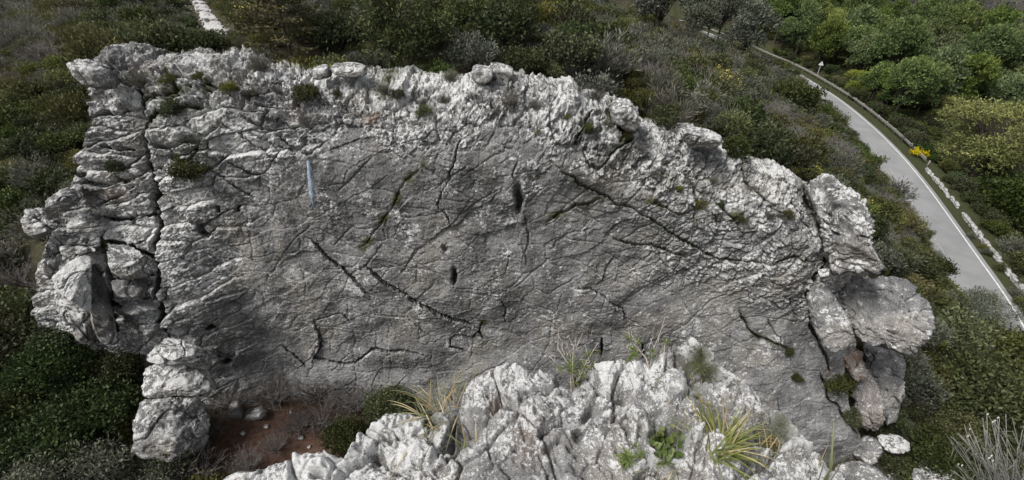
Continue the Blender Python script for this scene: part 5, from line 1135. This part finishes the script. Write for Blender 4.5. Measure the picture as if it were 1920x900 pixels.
for q, (px, py) in enumerate(pos):
    half = 'left' if q < 13 else 'right'; kd = ['olive', 'heath', 'evergreen', 'olive', 'bare'][r_.randint(5)]
    cliff_shrub(kd, q, px, py, r_.uniform(18, 32), f'{names_[q % 13]} small rim plant from the left on the {half} half of the crest', name='rim_plant')
# yellow moss cushion between pillar and boulder
p = at_y(1648, 512, 11.7); put_shrub('lush', 0, p, .22, 0, 'small yellow-green cushion plant on the huge boulder', name='cushion_plant')
# gully: leafy bushes left, dead brush at the cliff foot, dark bushes right
def gully(kind, var, px, py, wpx, label, dz=0):
    p = stand(px, min(py + wpx * .42, 1080)); _, _, dep = project(p); s = wpx / F_PX * dep / 2.1
    if wpx > 95 and kind + '_fine' in PROTO: kind += '_fine'
    put_shrub(kind, var, p + np.array([0, 0, dz]), s, px * .37, label)
for a in [('lush', 0, 205, 735, 170, 'bright green leafy bush left of the stacked boulder pile'), ('lush', 1, 235, 670, 110, 'green leafy bush under the dark lower blocks'), ('lush', 1, 125, 660, 150, 'green leafy bush below the prism block'), ('evergreen', 0, 40, 600, 190, 'large dark bush at the left edge below the left knob'),
          ('evergreen', 1, 50, 720, 200, 'large dark bush at the left edge near the bottom'), ('lush', 0, 120, 790, 180, 'yellowish green bush low at the left near the grey bush'), ('silver', 0, 175, 850, 230, 'big silvery grey bush at the bottom left corner'), ('silver', 1, 300, 875, 130, 'silvery grey bush at the bottom below the boulder pile'),
          ('silver', 1, 30, 870, 180, 'silvery bush cut off by the bottom left corner'), ('olive', 0, 255, 800, 90, 'olive bush touching the lowest block of the boulder pile'), ('evergreen', 2, 735, 745, 120, 'dark green bush at the cliff foot left of the dry grass tuft'), ('evergreen', 0, 650, 800, 100, 'dark green bush on the edge of the red soil above the foreground rock'),
          ('evergreen', 0, 850, 705, 70, 'small dark bush at the cliff foot behind the foreground rock'), ('lush', 1, 1725, 812, 130, 'mossy green bush between the right base stones and the dark hollow'), ('lush', 0, 1640, 812, 60, 'small mossy bush behind the round grey stone'), ('evergreen', 1, 1700, 860, 70, 'dark mossy bush between the bottom right rocks'),
          ('evergreen', 0, 1800, 690, 220, 'large blackish bush in the hollow right of the columns'), ('evergreen', 2, 1870, 640, 180, 'large dark bush at the right edge below the road'), ('silver', 0, 1880, 760, 150, 'grey-green bush at the right edge above the dry stems'), ('evergreen', 1, 1770, 780, 130, 'dark bush just right of the mossy green bush'),
          ('evergreen', 2, 1850, 840, 150, 'dark bush behind the dry stems at lower right'), ('olive', 0, 1760, 600, 130, 'olive-grey bush right of the huge boulder'), ('silver', 1, 1815, 560, 110, 'pale grey bush overlapping the near end of the road')]:
    gully(*a)
for q, (px, py, w, lb) in enumerate([(400, 770, 90, 'leafless brush right of the lowest block of the boulder pile'), (430, 735, 80, 'leafless brush behind the upright pale stone'), (520, 715, 100, 'leafless brush at the cliff foot left of centre'), (600, 712, 100, 'leafless brush at the foot of the wall above the red soil'), (660, 735, 90, 'leafless brush beside the dark green bush'),
                                 (330, 850, 120, 'leafless brush in front of the lowest block'), (390, 860, 100, 'leafless brush at the bottom edge on the red soil'), (560, 780, 70, 'thin dead twigs on the middle of the red soil'), (610, 770, 90, 'dead twigs on the right of the red soil'), (470, 850, 80, 'dead twigs low on the red soil'), (285, 830, 80, 'leafless brush left of the lowest block'), (520, 820, 60, 'small dead twigs in the red soil')]):
    gully('bare', q, px, py, w, lb)

# ------------------------------------------------------------------ plants on the foreground rock
M['blade'] = LM('grass_blade', (.075, .10, .022), (.25, .265, .075), (.38, .31, .13), .12, vr=.02, hue=.0)
M['dry_blade'] = LM('dry_blade', (.22, .16, .07), (.52, .43, .22), vr=.02, hue=.0)
M['herb'] = LM('herb_leaf', (.05, .085, .018), (.17, .22, .05), vr=.03, hue=.0)
M['stalk'] = plain_material('dry_stalk', (.42, .38, .33), .8, 30, .3)
M['grey_stem'] = plain_material('grey_stem', (.21, .21, .19), .8, 30, .3)
M['white_tip'] = plain_material('pale_seed_tip', (.72, .68, .62), .8, 30, .2)
def blade(acc, base, d, L_, w, bend, r, n=6, tint=.5):
    d = unit(np.array(d, float)); side = unit(np.cross(d, [0, 0, 1.0]) + r.normal(size=3) * .15); s = np.linspace(0, 1, n)
    P = np.array(base)[None] + d[None] * (s * L_)[:, None] + np.array([0, 0, -1.0])[None] * (bend * L_ * s ** 2.2)[:, None] + unit(np.array([d[0], d[1], 0]))[None] * (bend * L_ * .5 * s ** 2)[:, None]
    wd = w * np.clip(1.15 - s ** 1.6, .06, 1) * np.minimum(1, .55 + s * 2); nrm = np.cross(side, d)
    V = np.stack([P - side * wd[:, None] * .5, P + nrm * wd[:, None] * .18, P + side * wd[:, None] * .5], 1).reshape(-1, 3)
    acc.add(V, grid_faces(n, 3), np.clip(np.repeat(tint + .5 * s - .2, 3), 0, 1))
def tuft(name, label, pos, n, L_, w, az, spread, lift, seed, dry=.2, bend=.5, base_r=.02):
    r = np.random.RandomState(seed); t_ = thing(name, label, 'grass', pos); acc = [Acc(), Acc()]
    for q in range(n):
        a = az + r.normal() * spread; e = np.clip(r.normal(lift, .35), .1, 1.5)
        blade(acc[int(r.rand() < dry)], [r.normal() * base_r, r.normal() * base_r, -.02], (math.cos(a) * math.cos(e), math.sin(a) * math.cos(e), math.sin(e)), L_ * r.uniform(.5, 1.15), w * r.uniform(.6, 1.2), bend * r.uniform(.4, 1.4), r, tint=r.uniform(.2, .7))
    for A, nm, mt in ((acc[0], 'blades', 'blade'), (acc[1], 'dry_blades', 'dry_blade')):
        if A.n: tag(link(nm, A.mesh(nm), M[mt], t_), kind='stuff')
    return t_
P1 = on_fore(1345, 842); tuft('grass_tuft', 'bright yellow-green grass tuft fanning out on the foreground rock', P1, 95, .21, .0075, .35, .95, .7, 1, .22, .4)
tuft('grass_tuft', 'few long pale grass blades leaning left of the bright tuft', on_fore(1330, 800), 6, .22, .009, 1.9, .5, 1.0, 2, .3, .3)
tuft('grass_tuft', 'dry straw-coloured grass tuft on the left of the foreground rock', on_fore(815, 778), 46, .21, .006, 2.7, 1.0, .5, 3, .5, .55, .05)
tuft('grass_tuft', 'dry grass wisps against the white ridge right of the straw tuft', on_fore(858, 752), 22, .15, .006, 1.6, .9, 1.0, 4, .7, .25, .03)
tuft('grass_tuft', 'small grass blades in the dark groove left of centre', on_fore(868, 835), 7, .12, .007, 1.6, .6, 1.0, 5, .3, .25)
tuft('grass_tuft', 'upright grass blades with a seed head at the lower right of the rock', on_fore(1545, 893) + np.array([0, -.03, -.04]), 13, .26, .009, 1.7, .6, 1.3, 6, .25, .10, .03)
tuft('grass_tuft', 'thin dry grass on the mossy patch below the top of the rock', on_fore(1310, 752), 30, .09, .005, 1.2, 1.8, .7, 7, .75, .3, .06)
tuft('grass_tuft', 'dry grass at the right rim of the foreground rock', on_fore(1440, 835), 26, .13, .006, .6, 1.2, .7, 8, .7, .3, .05)
tuft('grass_tuft', 'short green grass in the hollow below the clover', on_fore(1238, 872), 34, .09, .005, 1.6, 1.5, .9, 9, .35, .3, .04)
tuft('grass_tuft', 'tiny pale sprig of grass on the right slope of the rock', on_fore(1384, 725), 4, .09, .004, 1.6, .5, 1.3, 10, .5, .1, .005)
def rosette(acc, c, r, n, L_, w, up=.5):
    for q in range(n):
        a = q * 2.4 + r.normal() * .2; e = r.uniform(.0, 1.0) * up + .15
        blade(acc, c, (math.cos(a) * math.cos(e), math.sin(a) * math.cos(e), math.sin(e)), L_ * r.uniform(.7, 1.2), w, .25, r, 4, r.uniform(.3, .8))
def woody(name, label, pos, stems, ros, seed, cat='plant', mat='stalk'):
    """stems: list of (dx, dy, dz, radius); ros: list of (stem index, position along, leaf length)"""
    r = np.random.RandomState(seed); t_ = thing(name, label, cat, pos); lf = Acc(); ends = []
    for dx, dy, dz, rad in stems:
        e = np.array([dx, dy, dz]); b = np.array([r.normal() * .012, r.normal() * .012, -.03]); m1 = b + (e - b) * .4 + r.normal(size=3) * .018; m2 = b + (e - b) * .75 + r.normal(size=3) * .014
        st = Acc(); V_, F_ = tube([b, m1, m2, e], [rad, rad * .85, rad * .65, rad * .35], 5); st.add(V_, F_)
        for q in range(3):
            s_ = r.uniform(.35, .9); p0 = b + (e - b) * s_; p1 = p0 + unit(unit(e) + r.normal(size=3) * .7) * np.linalg.norm(e) * r.uniform(.12, .28); V_, F_ = tube([p0, (p0 + p1) / 2 + r.normal(size=3) * .006, p1], [rad * .5, rad * .4, rad * .2], 4); st.add(V_, F_)
        link('stem', st.mesh('stem'), M[mat], t_); ends.append((b, m1, m2, e))
    for si, s_, L_ in ros:
        P_ = np.array(ends[si]); c = np.array([np.interp(s_, [0, .4, .75, 1], P_[:, k]) for k in range(3)]); rosette(lf, c, r, 14, L_ * .62, L_ * .13, .9)
    if lf.n: tag(link('leaves', lf.mesh('leaves'), M['herb'], t_), kind='stuff')
    return t_
woody('spurge_plant', 'straggly plant with pale dead stems and green leaf whorls on the rock crest', on_fore(1072, 722), [(-.10, .05, .36, .005), (-.06, .03, .30, .005), (-.02, .05, .26, .004), (.03, .04, .28, .005), (.09, .03, .30, .003), (.05, .0, .22, .004), (-.12, .0, .22, .004), (.01, .02, .38, .003), (-.05, -.02, .18, .006), (.10, .02, .2, .003), (-.03, .0, .33, .004), (.02, -.03, .16, .006)],
      [(0, .5, .05), (1, .7, .05), (3, .6, .06), (3, .85, .05), (5, .8, .06), (5, .5, .06), (6, .7, .05), (8, .9, .06), (9, .8, .05), (11, .9, .06), (10, .6, .04), (11, .5, .06)], 21)
woody('spurge_plant', 'thin leaning twigs with small green whorls beside the top of the rock', on_fore(1222, 690), [(-.13, .06, .22, .005), (.02, .04, .30, .0035), (-.09, .03, .16, .004), (.05, .03, .17, .003), (-.02, .02, .2, .003)], [(0, .75, .05), (1, .3, .045), (2, .9, .04), (3, .9, .045), (4, .6, .04)], 22)
for px, py, L_, lb in [(1178, 672, .045, 'single green leaf whorl on the rim between the two straggly plants'), (1166, 868, .06, 'green leaf whorl low in the middle of the foreground rock'), (1240, 876, .05, 'green leaf whorl below the clover patch'), (1200, 862, .035, 'tiny green whorl between the two lower whorls')]:
    r_ = np.random.RandomState(px); lf = Acc()
    for q in range(4): rosette(lf, np.array([r_.normal() * .012, r_.normal() * .012, .01 + .02 * q]), r_, 14, L_ * .7, L_ * .13, 1.0)
    tag(link('leaf_whorl', lf.mesh('leaf_whorl'), M['herb'], None, on_fore(px, py)), lb, 'plant')
# clover-like patch: each round leaf is a part
cp = on_fore(1252, 838); t_ = thing('clover_patch', 'patch of small round bright green leaves in a pocket of the rock', 'plant', cp)
th = np.linspace(0, 2 * PI, 13)[:-1]; Vl = np.concatenate([[[0, 0, 0]], np.stack([np.cos(th) * (1 - .18 * np.cos(3 * th)), np.sin(th) * (1 - .18 * np.cos(3 * th)), .16 + .08 * np.cos(3 * th)], 1)])
Fl = np.array([[0, 1 + q, 1 + (q + 1) % 12, 1 + (q + 2) % 12] for q in range(0, 12, 2)]); lm_ = [mesh_np('leaf', Vl, Fl, {'tint': np.full(13, v)}, False) for v in (.3, .55, .8)]
r_ = np.random.RandomState(8)
for q in range(46):
    px, py = r_.uniform(1222, 1275), r_.uniform(805, 862); p = on_fore(px, py, 7) - cp
    link('leaf', lm_[q % 3], M['herb'], t_, p + np.array([0, -.01, .025 + .03 * r_.rand()]), (r_.normal() * .35 + .4, r_.normal() * .35, r_.uniform(0, 6)), r_.uniform(.010, .019))
# grey dry stems in the bottom right corner
hp = at_d(1935, 985, 2.6); r_ = np.random.RandomState(31); t_ = thing('dry_herb', 'grey dry stems with pale tips rising in the bottom right corner', 'plant', hp)
lf = Acc(); tips = Acc()
for q in range(150):
    tx, ty = r_.uniform(1775, 1990), r_.uniform(775, 930); ty += max(0, 1830 - tx) * .35; e = at_d(tx, ty, 2.6 + r_.uniform(-.35, .35)) - hp; b = np.array([r_.normal() * .12 + .02, r_.normal() * .06, r_.normal() * .03 - .02]); m_ = b * .45 + e * .55 + np.array([r_.normal() * .03 + .02, r_.normal() * .03, -.05 + r_.normal() * .02])
    st = Acc(); V_, F_ = tube([b, m_ * .6 + b * .4, m_, e * .6 + m_ * .4, e], np.array([.003, .0028, .0024, .002, .0015]) * r_.uniform(.6, 1.3), 4); st.add(V_, F_); link('stem', st.mesh('stem'), M['grey_stem'], t_)
    if r_.rand() < .2: V_, F_ = tube([e, e + [0, 0, .008], e + [0, 0, .016]], [.0015, .004, .0015], 5); tips.add(V_, F_)
    if r_.rand() < .22:
        for _ in range(5): blade(lf, e * .8 + m_ * .2, unit(r_.normal(size=3) * .7 + [0, 0, .8]), .07, .007, .2, r_, 4, r_.uniform(.2, .6))
tag(link('seed_tips', tips.mesh('seed_tips'), M['white_tip'], t_), kind='stuff'); tag(link('leaves', lf.mesh('leaves'), M['silver'], t_), kind='stuff')
# stony path: a worn strip with loose pale stones
pz_ = ground_z(PATH[:, 0], PATH[:, 1]); tn_ = unit(np.gradient(PATH, axis=0)); pn_ = np.stack([-tn_[:, 1], tn_[:, 0]], 1); o_ = np.linspace(-1, 1, 7); wv = .55 + .22 * noise3(PATH[:, 0], PATH[:, 1], PATH[:, 0] * 0, 9)
PP = PATH[:, None, :] + pn_[:, None, :] * (o_[None, :, None] * wv[:, None, None]); ZZ = ground_z(PP[..., 0], PP[..., 1]) + .09 - .12 * np.abs(o_[None, :]) ** 3
M['path'] = rock_material('path_limestone', 3.0, base=(.46, .44, .42), dark=(.30, .28, .26), use_attr=False, bias=.06)
pt = link('path', mesh_np('path', np.concatenate([PP, ZZ[..., None]], 2).reshape(-1, 3), grid_faces(len(PATH), 7)), M['path']); tag(pt, 'pale stony footpath winding away behind the left crest', 'path', kind='structure')
r_ = np.random.RandomState(17)
for q in range(70):
    i = r_.randint(len(PATH)); o = r_.normal() * .55; p = PATH[i] + pn_[i] * o; link('stone', smesh[r_.randint(5)], M['wall_stone'], pt, (p[0], p[1], gz(p[0], p[1]) + .08), (r_.normal() * .3, r_.normal() * .3, r_.uniform(0, 6)), r_.uniform(.3, .9))
# pale outcrop by the far trees
for q, (px, py, s_, lb) in enumerate([(1345, 92, 1.0, 'upper pale rock of the outcrop near the far end of the road'), (1362, 104, .8, 'middle pale rock of the outcrop near the far end of the road'), (1378, 118, .9, 'lower pale rock of the outcrop near the far end of the road'), (1328, 82, .7, 'highest small pale rock of the far outcrop')]):
    p = ground_hit(px, py); D0, Vb, Fb = stone_mesh('outcrop_rock', (1.0 * s_, .8 * s_, .6 * s_), 500 + q, 4, 9); Vb = Vb + D0 * (.15 * fbm(Vb[:, 0] * 1.5, Vb[:, 1] * 1.5, Vb[:, 2] * 1.5, 4, q))[:, None]
    z0 = Vb[:, 0] * 0; tag(link('outcrop_rock', mesh_np('outcrop_rock', Vb, Fb, {'lichen': z0 + .7, 'stain': z0, 'pale': z0, 'rust': z0, 'moss': z0}), M['boulder'], None, p + np.array([0, 0, .3])), lb, 'rock')
print('plants', round(time.time() - T0, 1))
